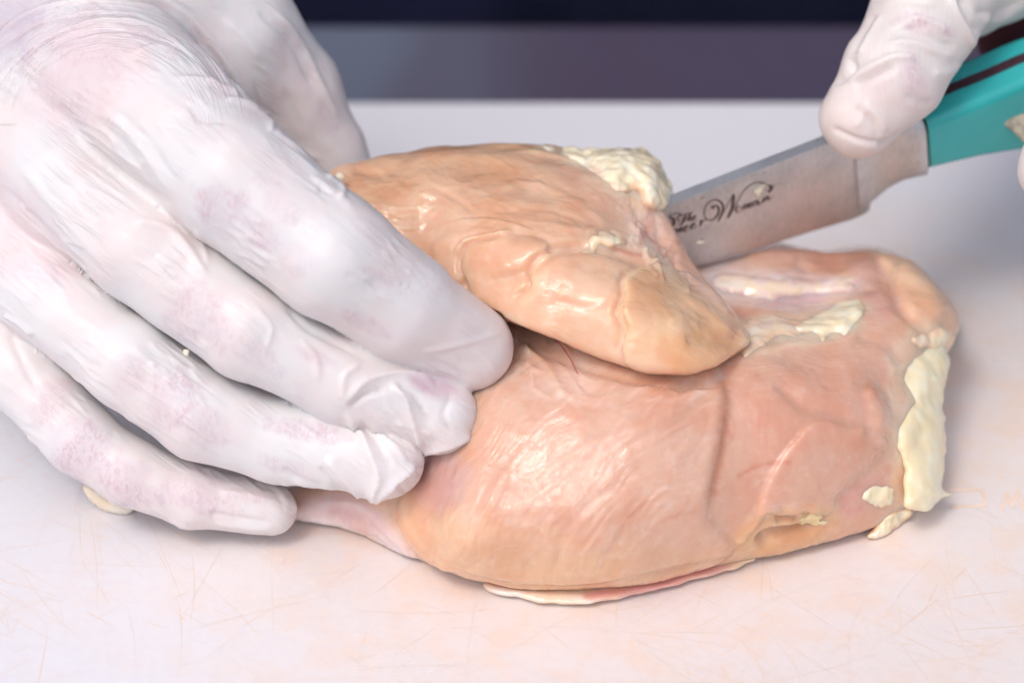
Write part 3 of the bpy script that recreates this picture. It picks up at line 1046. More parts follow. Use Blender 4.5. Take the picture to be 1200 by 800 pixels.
up.shred([(500, 190), (640, 190), (720, 240), (700, 285), (560, 275), (500, 240)], 60, 0.25, 34, 2.6, 0.3, ((238, 202, 168), (230, 186, 150)), 5, 0.5)
up.shred([(600, 320), (720, 320), (850, 380), (800, 430), (660, 390)], 40, 0.5, 26, 3, 0.25, ((242, 208, 170), (234, 188, 146)), 6, 0.7)
up.refresh()
c20, s20 = math.cos(0.28), math.sin(0.28)
wob = fbm(up.v / 14.0, 2)
across = (-(up.p2[:, 0] - 600) * s20 + (up.p2[:, 1] - 300) * c20) * 0.2 + 3.5 * wob
along = ((up.p2[:, 0] - 600) * c20 + (up.p2[:, 1] - 300) * s20) * 0.2
bandu = smoothstep(-0.1, 0.4, fbm(up.v / 10.0 + 4, 2)) * up.face
up.push(bandu * 0.12 * noise3(np.stack([across / 1.1, along / 9.0, np.zeros_like(across)], 1)))
up.wash([(380, 190), (500, 170), (640, 165), (620, 200), (480, 230), (400, 230)], (231, 187, 150), 20, 0.7)
up.wash([(640, 175), (720, 180), (750, 230), (730, 290), (690, 260)], (232, 189, 162), 18, 0.7)
up.wash([(560, 300), (640, 300), (720, 310), (740, 410), (660, 395), (590, 360)], (239, 202, 170), 16, 0.6)
up.wash([(735, 320), (800, 322), (850, 370), (820, 410), (740, 415)], (236, 196, 152), 10, 0.7)
up.wash([(790, 390), (870, 395), (840, 428), (780, 430)], (234, 182, 129), 12, 0.7)
up.wash([(780, 232), (800, 300), (860, 366), (830, 350), (790, 310), (768, 270)], (234, 195, 176), 9, 0.9)
up.wash([(738, 210), (770, 235), (790, 300), (770, 310), (740, 290), (730, 250)], (239, 207, 187), 9, 0.85)
up.wash([(735, 290), (760, 288), (790, 312), (770, 318)], (238, 212, 185), 7, 0.7)
up.line([(752, 205), (756, 235), (762, 260), (748, 288)], (216, 136, 122), 4, 0.5)
up.line([(715, 290), (740, 297), (755, 300)], (200, 110, 96), 3, 0.5)
up.line([(745, 270), (765, 282), (780, 305)], (222, 150, 138), 3, 0.5)
up.line([(640, 168), (690, 176), (720, 182)], (238, 212, 176), 4, 0.7)
up.line([(548, 178), (600, 172), (650, 180)], (236, 200, 160), 3, 0.6)
up.wash([(620, 168), (755, 172), (792, 220), (780, 250), (735, 240), (690, 205)], (239, 214, 187), 10, 0.75, 0.7)
up.line([(730, 410), (732, 384), (727, 366), (733, 344), (735, 324), (758, 313), (796, 318)], (246, 222, 186), 4, 0.7)  # cream rims of the pads, their edge highlights painted in with them
up.line([(606, 360), (630, 342), (626, 318), (636, 302), (660, 292)], (246, 220, 184), 4, 0.6)
up.line([(552, 332), (547, 305), (562, 288), (600, 281)], (244, 212, 176), 4, 0.5)
up.line([(860, 372), (874, 392), (868, 406)], (246, 226, 196), 5, 0.6)
put(up.build('lifted_lobe', M_MEAT, np.stack([across, along], 1), 0.25 + 0.5 * bandu), chicken, label='peach coloured lobe folded up over the knife tip')


RAG = fbm(np.concatenate([MAPQ / 22.0, np.full((len(MAPQ), 1), 0.5)], 1), 3).reshape(MNX, MNY)
low_skin = surface_map(low)
up_skin = surface_map(up)


def patch(name, poly, surf, proud, mat, parent=chicken, k=4.0, h=0.42, sink=6.0, lump=(3.0, 0.35), strokes=(), ragged=5.0, col=(254, 243, 220), rim=(238, 202, 174), rimw=17, washes=(), solid=None, **kw):
    """a piece of fat or skin seated in the flesh; its tint runs into the flesh colour at the rim"""
    k = max(k, 2.6 * proud) if name != 'fat_strip' else k
    pm = poly_map(poly) + ragged * np.roll(RAG, int(poly[0][0] * 7.3) % 300, 0)
    c = slab(pm, surf + proud, surf - sink, k, h, lin(*col), floor=True, kfloor=0.8, smooth=2)
    c.lump(lump[0], lump[1], 2, len(name) * 1.7 + poly[0][0] * 0.01)
    c.refresh()
    c.score(list(strokes))
    e = smoothstep(0, -rimw, sample(pm, c.p2[:, 0], c.p2[:, 1]) + 4 * fbm(c.v / 2.5, 2))
    e = np.maximum(e, solid(c.p2) if solid else 0.0)[:, None]
    c.tint = c.tint * e + lin(*rim) * (1 - e)
    mo = 0.4 * smoothstep(0.0, 0.6, fbm(c.v / 4.5 + 6, 2))[:, None]
    c.tint = c.tint * (1 - mo) + lin(248, 228, 194) * mo
    for w_ in washes:
        c.wash(*w_)
    return put(c.build(name, mat), parent, **kw)


patch('fat_strip', [(1044, 412), (1074, 400), (1102, 394), (1111, 420), (1111, 448), (1106, 464), (1109, 500), (1108, 545), (1104, 570), (1118, 578), (1100, 590), (1080, 597), (1060, 592), (1060, 560), (1054, 530), (1044, 510), (1052, 485), (1058, 462), (1042, 440)],
      rbf_map([(1052, 430, 14), (1090, 430, 8), (1060, 500, 22), (1095, 500, 14), (1070, 560, 24), (1100, 575, 20), (1100, 400, 0)]), 3.2, M_FAT, k=6.0, sink=8, lump=(6, 0.35), ragged=4,
      strokes=[([(1044, 462), (1080, 468), (1110, 462)], 10, -0.6)], col=(250, 238, 208),
      rim=(248, 230, 198), rimw=12, solid=lambda p: smoothstep(1056, 1072, p[:, 0]), label='thick cream fat strip along the right end')
patch('fat_deposit', [(924, 384), (945, 370), (965, 360), (985, 350), (1010, 348), (1018, 362), (1008, 380), (992, 398), (978, 394), (962, 410), (954, 394), (936, 392)], low_skin, 2.6, M_FAT, lump=(5, 0.5), ragged=2, rimw=8, col=(250, 240, 216))
patch('fat_deposit', [(1010, 576), (1030, 566), (1052, 568), (1048, 588), (1030, 596), (1014, 590)], low_skin, 0.9, M_FAT, rimw=5)
patch('fat_deposit', [(1012, 630), (1030, 612), (1048, 598), (1068, 594), (1070, 604), (1050, 620), (1030, 632)], low_skin, 1.2, M_FAT, k=3.5, rimw=5, ragged=2)
patch('fat_deposit', [(1064, 396), (1090, 384), (1114, 384), (1118, 400), (1102, 414), (1080, 410)], low_skin, 1.2, M_FAT)
patch('fat_deposit', [(934, 606), (952, 600), (968, 604), (975, 612), (960, 620), (944, 618)], low_skin, 0.9, M_FAT, rimw=6, ragged=4, h=0.36, col=(248, 230, 186), rim=(238, 204, 160), lump=(1.6, 0.3))
patch('membrane', [(862, 394), (876, 370), (905, 366), (938, 374), (954, 384), (930, 396), (905, 400), (888, 412), (872, 420), (862, 412)], low_skin, 1.0, M_MEMB, lump=(4, 0.3), col=(244, 228, 214))
patch('membrane', [(832, 326), (870, 318), (920, 326), (985, 324), (1006, 338), (970, 348), (900, 352), (846, 344)], low_skin, 1.0, M_MEMB, lump=(8, 0.3), k=4, ragged=3, col=(242, 228, 216), rim=(222, 190, 190), rimw=14)
patch('fat_deposit', [(622, 170), (690, 174), (738, 173), (770, 185), (780, 203), (789, 217), (786, 240), (766, 250), (752, 240), (740, 226), (722, 226), (702, 214), (688, 198), (660, 184)],
      up_skin, 1.5, M_FAT, k=5.0, lump=(4, 0.6), sink=8, ragged=5, rimw=18, solid=lambda p: np.maximum(smoothstep(204, 190, p[:, 1]), smoothstep(764, 774, p[:, 0])), label='lumpy cream fat along the top edge')
patch('fat_deposit', [(680, 286), (690, 270), (712, 268), (732, 276), (736, 288), (722, 294), (706, 294), (698, 302), (684, 300)], up_skin, 0.7, M_FAT, lump=(3, 0.4))

flat_d = d_at_height(MAPQ[:, 0], MAPQ[:, 1], 1.6).reshape(MNX, MNY)
patch('skin_strip', [(566, 680), (600, 684), (640, 687), (700, 684), (780, 667), (868, 645), (884, 658), (800, 683), (742, 698), (690, 707), (640, 706), (600, 699), (572, 692)], flat_d + 1.2, 0.8, M_MEMB, k=2.5, ragged=2, sink=12, lump=(6, 0.3),
      col=(236, 208, 190), rim=(234, 198, 172), rimw=6, washes=(([(585, 690), (650, 696), (720, 692), (735, 704), (650, 712), (590, 704)], (246, 232, 222), 7, 0.9), ([(690, 694), (770, 678), (840, 660), (850, 668), (760, 694), (700, 702)], (222, 146, 140), 5, 0.7)),
      solid=lambda p: np.ones(len(p)), label='thin skin strip along the bottom edge, white to pink')
vp = spline([(640, 390), (655, 402), (668, 420), (677, 438)], 6)
vein = []
for (x_, y_) in vp:
    c_ = cart(x_, y_, float(sample(low_skin, np.array([x_]), np.array([y_]))[0]) + 0.06)
    a_ = np.linspace(0, 2 * math.pi, 8, endpoint=False)
    vein.append(to_world(c_ + np.stack([0.17 * np.cos(a_), 0 * a_, 0.15 * np.sin(a_)], 1)))
vn = np.concatenate(vein)
vf = [[r_ * 8 + i, r_ * 8 + (i + 1) % 8, (r_ + 1) * 8 + (i + 1) % 8, (r_ + 1) * 8 + i] for r_ in range(len(vp) - 1) for i in range(8)]
put(mesh_object('vein', vn, vf, simple('blood_vessel', (196, 122, 114), 0.35, var=0.1)), chicken, label='thin dark red vein below the lobe')

# ------------------------------------------------------------------ hand pressing on the meat
index = [(90, 60, 14, 100), (180, 132, 34, 92), (275, 210, 48, 78), (390, 300, 52, 73), (470, 357, 46, 63), (549, 407, 36, 52)]
middle = [(0, 110, 12, 82), (80, 215, 31, 70), (165, 292, 40, 62), (290, 390, 45, 56), (400, 445, 43, 49), (517, 487, 39, 44)]
ring = [(-60, 210, 8, 76), (50, 340, 28, 58), (150, 425, 36, 54), (235, 485, 37, 53), (330, 515, 36, 50), (455, 541, 40, 42)]
pinky = [(-40, 350, 16, 54), (28, 436, 22, 48), (95, 513, 26, 43), (150, 552, 27, 39), (228, 582, 26, 37), (318, 597, 25, 30)]
thumb = [(170, -30, 2, 100), (268, 40, -4, 84), (335, 112, -14, 66), (380, 178, -18, 48), (402, 215, -18, 40)]
palm = [
    [(90, 60, 8, 100), (180, 132, 26, 84)],
    [(90, 60, 8, 100), (0, 110, 8, 84)], [(0, 110, 10, 82), (90, 225, 28, 66)],
    [(0, 110, 6, 82), (-60, 210, 6, 76)], [(-60, 210, 8, 76), (30, 320, 22, 58)],
    [(-60, 210, 4, 76), (-50, 340, 12, 56)],
    [(170, -30, 0, 98), (250, 30, -4, 82)], [(90, 60, 4, 98), (180, -20, 0, 96)], [(190, 60, -2, 70), (270, 90, -2, 50)],
    [(90, 60, 6, 98), (-80, -60, -20, 150)], [(-60, 210, 4, 78), (-100, 0, -14, 140)],
    [(-80, -60, -24, 150), (-230, -200, -66, 150)],
]
v, q = hand_surface([index, middle, ring, pinky, thumb], palm, 0.58, kf=0.7)
hand = Clay(v, q, lin(226, 223, 222))
hand.lump(24, 0.5, 2, 1)
hand.lump(7, 0.12, 2, 6)
hand.refresh()
web = [([(x0, y0), (x1, y1), (x2, y2), (x3, y3), (x4, y4), (x5, y5)], w, h) for (x0, y0, x1, y1, x2, y2, x3, y3, x4, y4, x5, y5, w, h) in (
    (-10, 50, 30, 18, 94, 2, 180, 12, 235, 55, 289, 124, 4, 0.8),
    (-5, 75, 40, 35, 105, 16, 172, 22, 226, 62, 272, 112, 3.5, -0.5),
    (8, 80, 67, 41, 124, 24, 180, 32, 222, 62, 262, 104, 3.5, 0.7),
    (30, 80, 80, 50, 130, 36, 180, 44, 215, 64, 245, 92, 3, -0.35),
    (140, -8, 190, 0, 225, 22, 252, 54, 276, 92, 294, 124, 4, 0.7),
    (120, 2, 180, 4, 220, 28, 248, 60, 272, 96, 290, 124, 3, -0.6),
    (60, 60, 96, 46, 140, 40, 176, 50, 206, 66, 226, 84, 3, 0.35),
    (150, 66, 176, 56, 206, 60, 226, 74, 240, 88, 256, 104, 3.5, 0.5))]
hand.score(web + [
    ([(205, 92), (235, 94), (262, 102), (285, 116)], 4, 0.8), ([(262, 116), (290, 122), (318, 136)], 4, 0.9), ([(310, 130), (318, 142), (316, 156)], 4, 0.6),
    ([(318, 150), (340, 168), (378, 190)], 4, 0.5), ([(380, 205), (398, 212), (402, 224), (396, 236)], 4, 0.7), ([(372, 220), (388, 226)], 4, -0.6),
    ([(56, 112), (112, 180), (160, 216), (205, 248)], 10, -1.0), ([(120, 127), (161, 169), (199, 225)], 5, 0.5), ([(112, 134), (150, 176), (186, 226)], 5, -0.4), ([(134, 126), (176, 168), (212, 222)], 5, -0.35),
    ([(50, 180), (95, 235), (130, 270)], 6, -0.5), ([(20, 190), (80, 262), (130, 318)], 7, 0.6), ([(0, 215), (60, 278), (110, 330)], 6, -0.6), ([(-5, 250), (40, 300), (72, 340)], 6, 0.5),
    ([(150, 255), (200, 270), (226, 300), (246, 330)], 6, 0.7), ([(228, 268), (238, 290), (244, 312)], 4, 0.4),
    # index finger
    ([(330, 160), (372, 205), (420, 250)], 6, 0.4), ([(402, 320), (425, 328), (450, 345)], 5, -0.3), ([(500, 420), (530, 432), (552, 444)], 4, -0.25), ([(490, 412), (520, 408), (560, 398), (590, 388)], 4, 0.3),
    ([(556, 410), (572, 422), (584, 440)], 4, 0.25), ([(535, 418), (560, 430), (572, 450)], 4, -0.2),
    # middle finger
    ([(330, 352), (360, 385), (400, 405), (440, 428)], 5, -0.5), ([(398, 478), (412, 462), (432, 445), (470, 437), (515, 446)], 7, 1.1, 'sharp'), ([(408, 478), (430, 462), (452, 456)], 4, -0.6),
    ([(455, 446), (474, 468), (484, 495), (497, 530)], 8, 1.4, 'sharp'), ([(462, 446), (490, 470), (505, 500)], 4, -0.5), ([(488, 529), (520, 523), (556, 508)], 8, 1.5, 'sharp'), ([(400, 470), (404, 440), (424, 425)], 4, 0.5),
    ([(530, 460), (520, 485), (530, 510)], 4, -0.4), ([(300, 360), (318, 385), (310, 410)], 3.5, 0.35), ([(270, 370), (300, 400), (330, 440)], 4, 0.3), ([(350, 395), (370, 420), (372, 450)], 4, 0.35),
    # ring finger
    ([(404, 480), (424, 512), (438, 540), (444, 560), (430, 590)], 9, 1.7, 'sharp'), ([(420, 490), (444, 524), (460, 552)], 4, -0.5), ([(424, 594), (455, 572), (488, 542)], 9, 1.8, 'sharp'), ([(380, 534), (410, 566), (432, 592)], 8, 1.4, 'sharp'),
    ([(372, 545), (396, 572), (415, 585)], 4, -0.7), ([(430, 500), (460, 520), (478, 545)], 4, 0.5), ([(340, 560), (372, 572), (410, 582)], 4, 0.7), ([(466, 560), (470, 574), (482, 580)], 4, -0.5), ([(330, 545), (350, 560), (380, 570)], 4, -0.4),
    ([(150, 400), (190, 440), (230, 460)], 8, 0.4), 
    # little finger
    ([(255, 575), (290, 580), (325, 590)], 4, 0.5), ([(240, 600), (280, 606), (320, 612)], 4, -0.5), ([(250, 612), (290, 618), (322, 620)], 4, 0.5), ([(330, 565), (345, 580), (348, 605)], 4, 0.5), ([(300, 566), (322, 575), (335, 598)], 4, -0.4),
    ([(2, 368), (20, 376), (40, 394)], 3.5, 0.8), ([(10, 384), (24, 420), (50, 470)], 6, -0.5),
    # thumb
    ([(260, 20), (300, 60), (340, 120)], 8, 0.6), ([(300, 10), (340, 50), (372, 110)], 5, -0.6), ([(318, 8), (352, 50), (382, 112), (402, 150)], 5, 0.6), ([(300, 60), (330, 100), (360, 160)], 6, -0.4),
])
hand.refresh()
# fine tension folds running along each finger
fold = noise3(np.stack([hand.p2[:, 0] * 0.6 / 9 - hand.p2[:, 1] * 0.8 / 9, (hand.p2[:, 0] * 0.8 + hand.p2[:, 1] * 0.6) / 60, hand.v[:, 2] / 30], 1))
mask = smoothstep(-0.1, 0.5, fbm(hand.v / 16.0 + 2, 2)) * smoothstep(8, 24, hand.v[:, 2])
hand.push((0.12 * fold + 0.42 * mask * (smoothstep(0.22, 0.0, np.abs(fold)) - 0.3)) * hand.face)
ccx, ccy = 128.0, 160.0
hx, hy = hand.p2[:, 0] - ccx, (hand.p2[:, 1] - ccy) * 1.05
hr = np.sqrt(hx * hx + hy * hy)
in_web = smoothstep(96, 118, hr) * smoothstep(186, 158, hr) * smoothstep(150, 100, hand.p2[:, 1]) * smoothstep(310, 285, hand.p2[:, 0])
fx = (hand.p2[:, 0] * 0.6 - hand.p2[:, 1] * 0.8) * 0.2
fy = (hand.p2[:, 0] * 0.8 + hand.p2[:, 1] * 0.6) * 0.2
hand_flow = np.stack([np.where(in_web > 0.02, hr * 0.2, fx), np.where(in_web > 0.02, np.arctan2(hy, hx) * 30, fy)], 1)
hand_fib = np.maximum(0.45 * in_web, 0.26 * smoothstep(0.0, 0.5, fbm(hand.v / 12.0, 2)))
for d in ((100, 60, 60, 40, 0.6, 0.55), (60, 110, 30, 40, 0.6, 0.5), (85, 130, 30, 40, 0.8, 0.55), (170, 40, 60, 16, 0.5, 0.5), (245, 75, 14, 50, -0.5, 0.6), (262, 100, 10, 30, -0.5, 0.6), (60, 30, 80, 22, -0.3, 0.6),
          (262, 246, 44, 30, 0.6, 0.95), (300, 268, 40, 22, 0.6, 0.9), (330, 240, 30, 18, 0.6, 0.6), (315, 215, 24, 14, 0.6, 0.5), (440, 322, 24, 8, 0.5, 0.7), (425, 378, 34, 11, 0.5, 0.8), (500, 330, 40, 30, 0.6, 0.35), (340, 300, 40, 20, 0.6, 0.35),
          (235, 365, 48, 30, 0.7, 0.8), (215, 380, 36, 20, 0.7, 0.8), (370, 418, 26, 9, 0.4, 0.9), (300, 420, 40, 18, 0.5, 0.45), (505, 450, 26, 11, 0.25, 1.0), (265, 400, 30, 16, 0.6, 0.6),
          (205, 470, 36, 42, 0.6, 0.85), (240, 500, 40, 26, 0.5, 0.7), (360, 505, 58, 14, 0.2, 1.0), (330, 545, 40, 10, 0.3, 0.6), (150, 440, 24, 26, 0.8, 0.5),
          (95, 525, 40, 46, 0.7, 1.0), (150, 565, 50, 30, 0.4, 1.0), (230, 580, 60, 26, 0.2, 0.8), (60, 470, 20, 40, 0.9, 0.6), (285, 580, 30, 12, 0.1, 0.6),
          (345, 70, 20, 50, -0.5, 0.35), (385, 140, 10, 34, -0.45, 0.4)):
    hand.dab(*d)
hand.wash([(30, 60), (130, 30), (170, 80), (120, 140), (60, 120)], (230, 208, 210), 30, 0.6)
hand.wash([(-20, 150), (40, 250), (90, 330), (40, 330), (-20, 280)], (234, 212, 216), 25, 0.6)
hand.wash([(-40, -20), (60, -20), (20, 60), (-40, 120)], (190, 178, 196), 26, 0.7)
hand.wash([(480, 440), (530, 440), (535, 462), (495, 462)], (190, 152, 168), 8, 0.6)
hand.wash([(450, 380), (560, 380), (600, 440), (560, 465), (490, 445)], (228, 218, 218), 16, 0.6)
hand.wash([(400, 490), (500, 490), (500, 590), (420, 590)], (230, 222, 220), 16, 0.6)
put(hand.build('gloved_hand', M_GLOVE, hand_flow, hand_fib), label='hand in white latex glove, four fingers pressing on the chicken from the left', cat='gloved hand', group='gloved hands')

# ------------------------------------------------------------------ knife
A_ = to_world(cart(790, 237, 2.0))
B_ = to_world(cart(1200, 78, -10.0))
ex = (B_ - A_) / np.linalg.norm(B_ - A_)
roll = math.radians(8)
upv = np.array([0, -math.sin(roll), math.cos(roll)])
ey = np.cross(upv, ex)                       # points away from the camera
ey /= np.linalg.norm(ey)
ez = np.cross(ex, ey)
CAMP = np.array([0, -D0 * CT, TZ + D0 * ST])


def knife_pt(px, py, y=0.0):
    """where the sight line of a pixel meets the knife plane at thickness y -> local (x, z)"""
    ray = to_world(cart(px, py, 0.0)) - CAMP
    o = A_ + ey * y
    t = ((o - CAMP) @ ey) / (ray @ ey)
    w = CAMP + ray * t - A_
    return np.array([w @ ex, w @ ez])


def knife_world(x, y, z):
    x, y, z = np.broadcast_arrays(x, y, z)
    return A_ + x[..., None] * ex + y[..., None] * ey + z[..., None] * ez


knife = bpy.data.objects.new('paring_knife', None)
kb = knife_world(np.array(60.0), np.array(0.0), np.array(-12.0)) / 1000
knife.location = kb
put(knife, label='small paring knife with steel blade and teal handle cutting under the lobe', cat='knife')


def ring_loft(name, rings, mat, parent, closed=True, label=None):
    """rings: list of (n,3) world loops, capped at both ends"""
    n = len(rings[0])
    V = np.concatenate(rings)
    F = []
    for r in range(len(rings) - 1):
        for i in range(n):
            j = (i + 1) % n
            F.append([r * n + i, r * n + j, (r + 1) * n + j, (r + 1) * n + i])
    F.append(list(range(n))[::-1])
    F.append([(len(rings) - 1) * n + i for i in range(n)])
    return put(mesh_object(name, V, F, mat), parent, label=label)


def add_creases(o, angle=30):
    me = o.data
    me.polygons.foreach_set('use_smooth', np.ones(len(me.polygons), bool))
    me.set_sharp_from_angle(angle=math.radians(angle))


YN = -1.3
spine_px = [(560, 327), (783, 240), (1076, 126)]
edge_px = [(560, 362), (640, 352), (740, 338), (818, 314), (900, 289), (960, 270), (1000, 258), (1012, 253), (1020, 247)]
sp = np.array([knife_pt(x, y, YN) for x, y in spine_px])
ed = np.array([knife_pt(x, y, YN * 0.3) for x, y in edge_px])
xs = np.linspace(max(sp[0, 0], ed[0, 0]), ed[-1, 0], 60)
rings = []
for x in xs:
    zt = np.interp(x, sp[:, 0], sp[:, 1])
    zb = np.interp(x, ed[:, 0], ed[:, 1])
    hgt = zt - zb
    taper = 1.0
    zz = np.array([0, 0.02, 0.10, 0.4, 0.7, 0.985, 1.0, 1.0])
    yy = np.array([0.03, 0.12, 0.42, 0.85, 1.0, 1.08, 1.0, 0.5]) * 1.45 * taper
    loop = [(-y_, zb + hgt * z_) for z_, y_ in zip(zz, yy)] + [(y_, zb + hgt * z_) for z_, y_ in zip(zz[::-1], yy[::-1])]
    loop = np.array(loop)
    rings.append(knife_world(np.full(len(loop), x), loop[:, 0], loop[:, 1]))
blade = ring_loft('blade', rings, M_STEEL, knife)
add_creases(blade, 25)

# bolster: the neck between blade and handle
bot_px = [(1008, 254), (1018, 248), (1030, 238), (1044, 223), (1058, 211), (1074, 203), (1090, 197)]
bt = np.array([knife_pt(x, y, -3) for x, y in bot_px])
x0 = knife_pt(1004, 200, -2)[0]
x1 = knife_pt(1081, 176, -4)[0]
rings = []
for x in np.linspace(x0, x1, 26):
    t = (x - x0) / (x1 - x0)
    zt = np.interp(x, sp[:, 0], sp[:, 1]) + 0.1
    zb = np.interp(x, bt[:, 0], bt[:, 1])
    hw = 2.3 + 4.7 * smoothstep(0.1, 1.1, t) ** 1.3
    hz = (zt - zb) / 2
    cz = (zt + zb) / 2
    a = np.linspace(0, 2 * math.pi, 40, endpoint=False)
    e = 0.42
    yy = hw * np.sign(np.cos(a)) * np.abs(np.cos(a)) ** e
    zz = cz + hz * np.sign(np.sin(a)) * np.abs(np.sin(a)) ** e
    rings.append(knife_world(np.full(len(a), x), yy, zz))
bol = ring_loft('bolster', rings, M_STEEL, knife)
add_creases(bol, 40)

top_px = [(1076, 126), (1115, 109), (1160, 91), (1200, 73), (1300, 38), (1420, 18), (1500, 24)]
low_px = [(1086, 199), (1120, 191), (1150, 184), (1200, 176), (1300, 166), (1420, 172), (1500, 190)]
tp = np.array([knife_pt(x, y, -1.5) for x, y in top_px])
lp = np.array([knife_pt(x, y, -7.0) for x, y in low_px])
hx0, hx1 = x1 + 0.35, min(tp[-1, 0], lp[-1, 0])


def scale_rings(y_in, y_out, xa, xb, n=30, inset=0.0, rad=2.6):
    rr = []
    for x in np.linspace(xa, xb, n):
        zt = np.interp(x, tp[:, 0], tp[:, 1]) - inset
        zb = np.interp(x, lp[:, 0], lp[:, 1]) + inset
        pts = []
        s = 1 if y_out > y_in else -1
        for k_ in range(7):
            a = math.pi / 2 * k_ / 6
            pts.append((y_out - s * rad * (1 - math.sin(a)) if False else y_out - s * rad + s * rad * math.sin(a), zt - rad + rad * math.cos(a)))
        for k_ in range(7):
            a = math.pi / 2 * k_ / 6
            pts.append((y_out - s * rad + s * rad * math.cos(a), zb + rad - rad * math.sin(a)))
        pts = [(y_in, zt)] + pts + [(y_in, zb)]
        pts = np.array(pts)
        rr.append(knife_world(np.full(len(pts), x), pts[:, 0], pts[:, 1]))
    return rr


for y_in, y_out in ((-1.45, -8.0), (1.45, 8.0)):
    o = ring_loft('handle_scale', scale_rings(y_in, y_out, hx0, hx1), M_TEAL, knife)
    add_creases(o, 40)
tz = []
for x in np.linspace(hx0 - 0.2, hx1 + 1, 30):
    zt = np.interp(x, tp[:, 0], tp[:, 1]) + 0.15
    zb = np.interp(x, lp[:, 0], lp[:, 1]) - 0.1
    tz.append(knife_world(np.full(4, x), np.array([-1.4, 1.4, 1.4, -1.4]), np.array([zt, zt, zb, zb])))
o = ring_loft('tang', tz, M_TANG, knife)
o.data.polygons.foreach_set('use_smooth', np.zeros(len(o.data.polygons), bool))

# thin dark seam where the bolster meets the handle
sr = []
for x in (x1 - 0.02, hx0 + 0.02):
    zt = np.interp(x, tp[:, 0], tp[:, 1]) - 0.3
    zb = np.interp(x, lp[:, 0], lp[:, 1]) + 0.2
    sr.append(knife_world(np.full(4, x), np.array([-6.6, 6.6, 6.6, -6.6]), np.array([zt, zt, zb, zb])))
ring_loft('seam', sr, M_GROOVE, knife)


# lettering etched on the blade: pen strokes laid on the blade's near face
def blade_y(x, z):
    zt = np.interp(x, sp[:, 0], sp[:, 1])
    zb = np.interp(x, ed[:, 0], ed[:, 1])
    t = np.clip((z - zb) / (zt - zb), 0, 1)
    return -np.interp(t, [0, 0.02, 0.10, 0.4, 0.7, 0.985, 1.0], np.array([0.03, 0.12, 0.42, 0.85, 1.0, 1.08, 1.0]) * 1.45)


def zp(x, y):
    return 778 + x * 140 / 1200, 200 + y * 140 / 1200


def pen(name, strokes, thick=0.06):
    V, F = [], []
    for pts, w in strokes:
        path = spline(pts, 6)
        loc = np.array([knife_pt(*zp(x, y), -1.3) for x, y in path])
        tan = np.gradient(loc, axis=0)
        tan /= np.maximum(np.linalg.norm(tan, axis=1), 1e-9)[:, None]
        nor = np.stack([-tan[:, 1], tan[:, 0]], 1)
        # a broad nib: down strokes heavy, up strokes fine
        down = np.clip(-(tan[:, 1] * 0.94 - tan[:, 0] * -0.3), 0, 1)
        wd = 0.7 * w * (0.55 + 0.75 * down) * np.clip(np.minimum(np.arange(len(path)) + 1.2, len(path) - np.arange(len(path)) + 0.2) / 3, 0.35, 1)
        L, R = loc + nor * wd[:, None] / 2, loc - nor * wd[:, None] / 2
        n0 = len(V)
        for a, b in zip(L, R):
            V.append(knife_world(a[0], blade_y(a[0], a[1]) - 0.10, a[1]))
            V.append(knife_world(b[0], blade_y(b[0], b[1]) - 0.10, b[1]))
        for i in range(len(path) - 1):
            k_ = n0 + 2 * i
            F.append([k_, k_ + 1, k_ + 3, k_ + 2])
    return put(mesh_object(name, np.array(V), F, M_INK), blade)


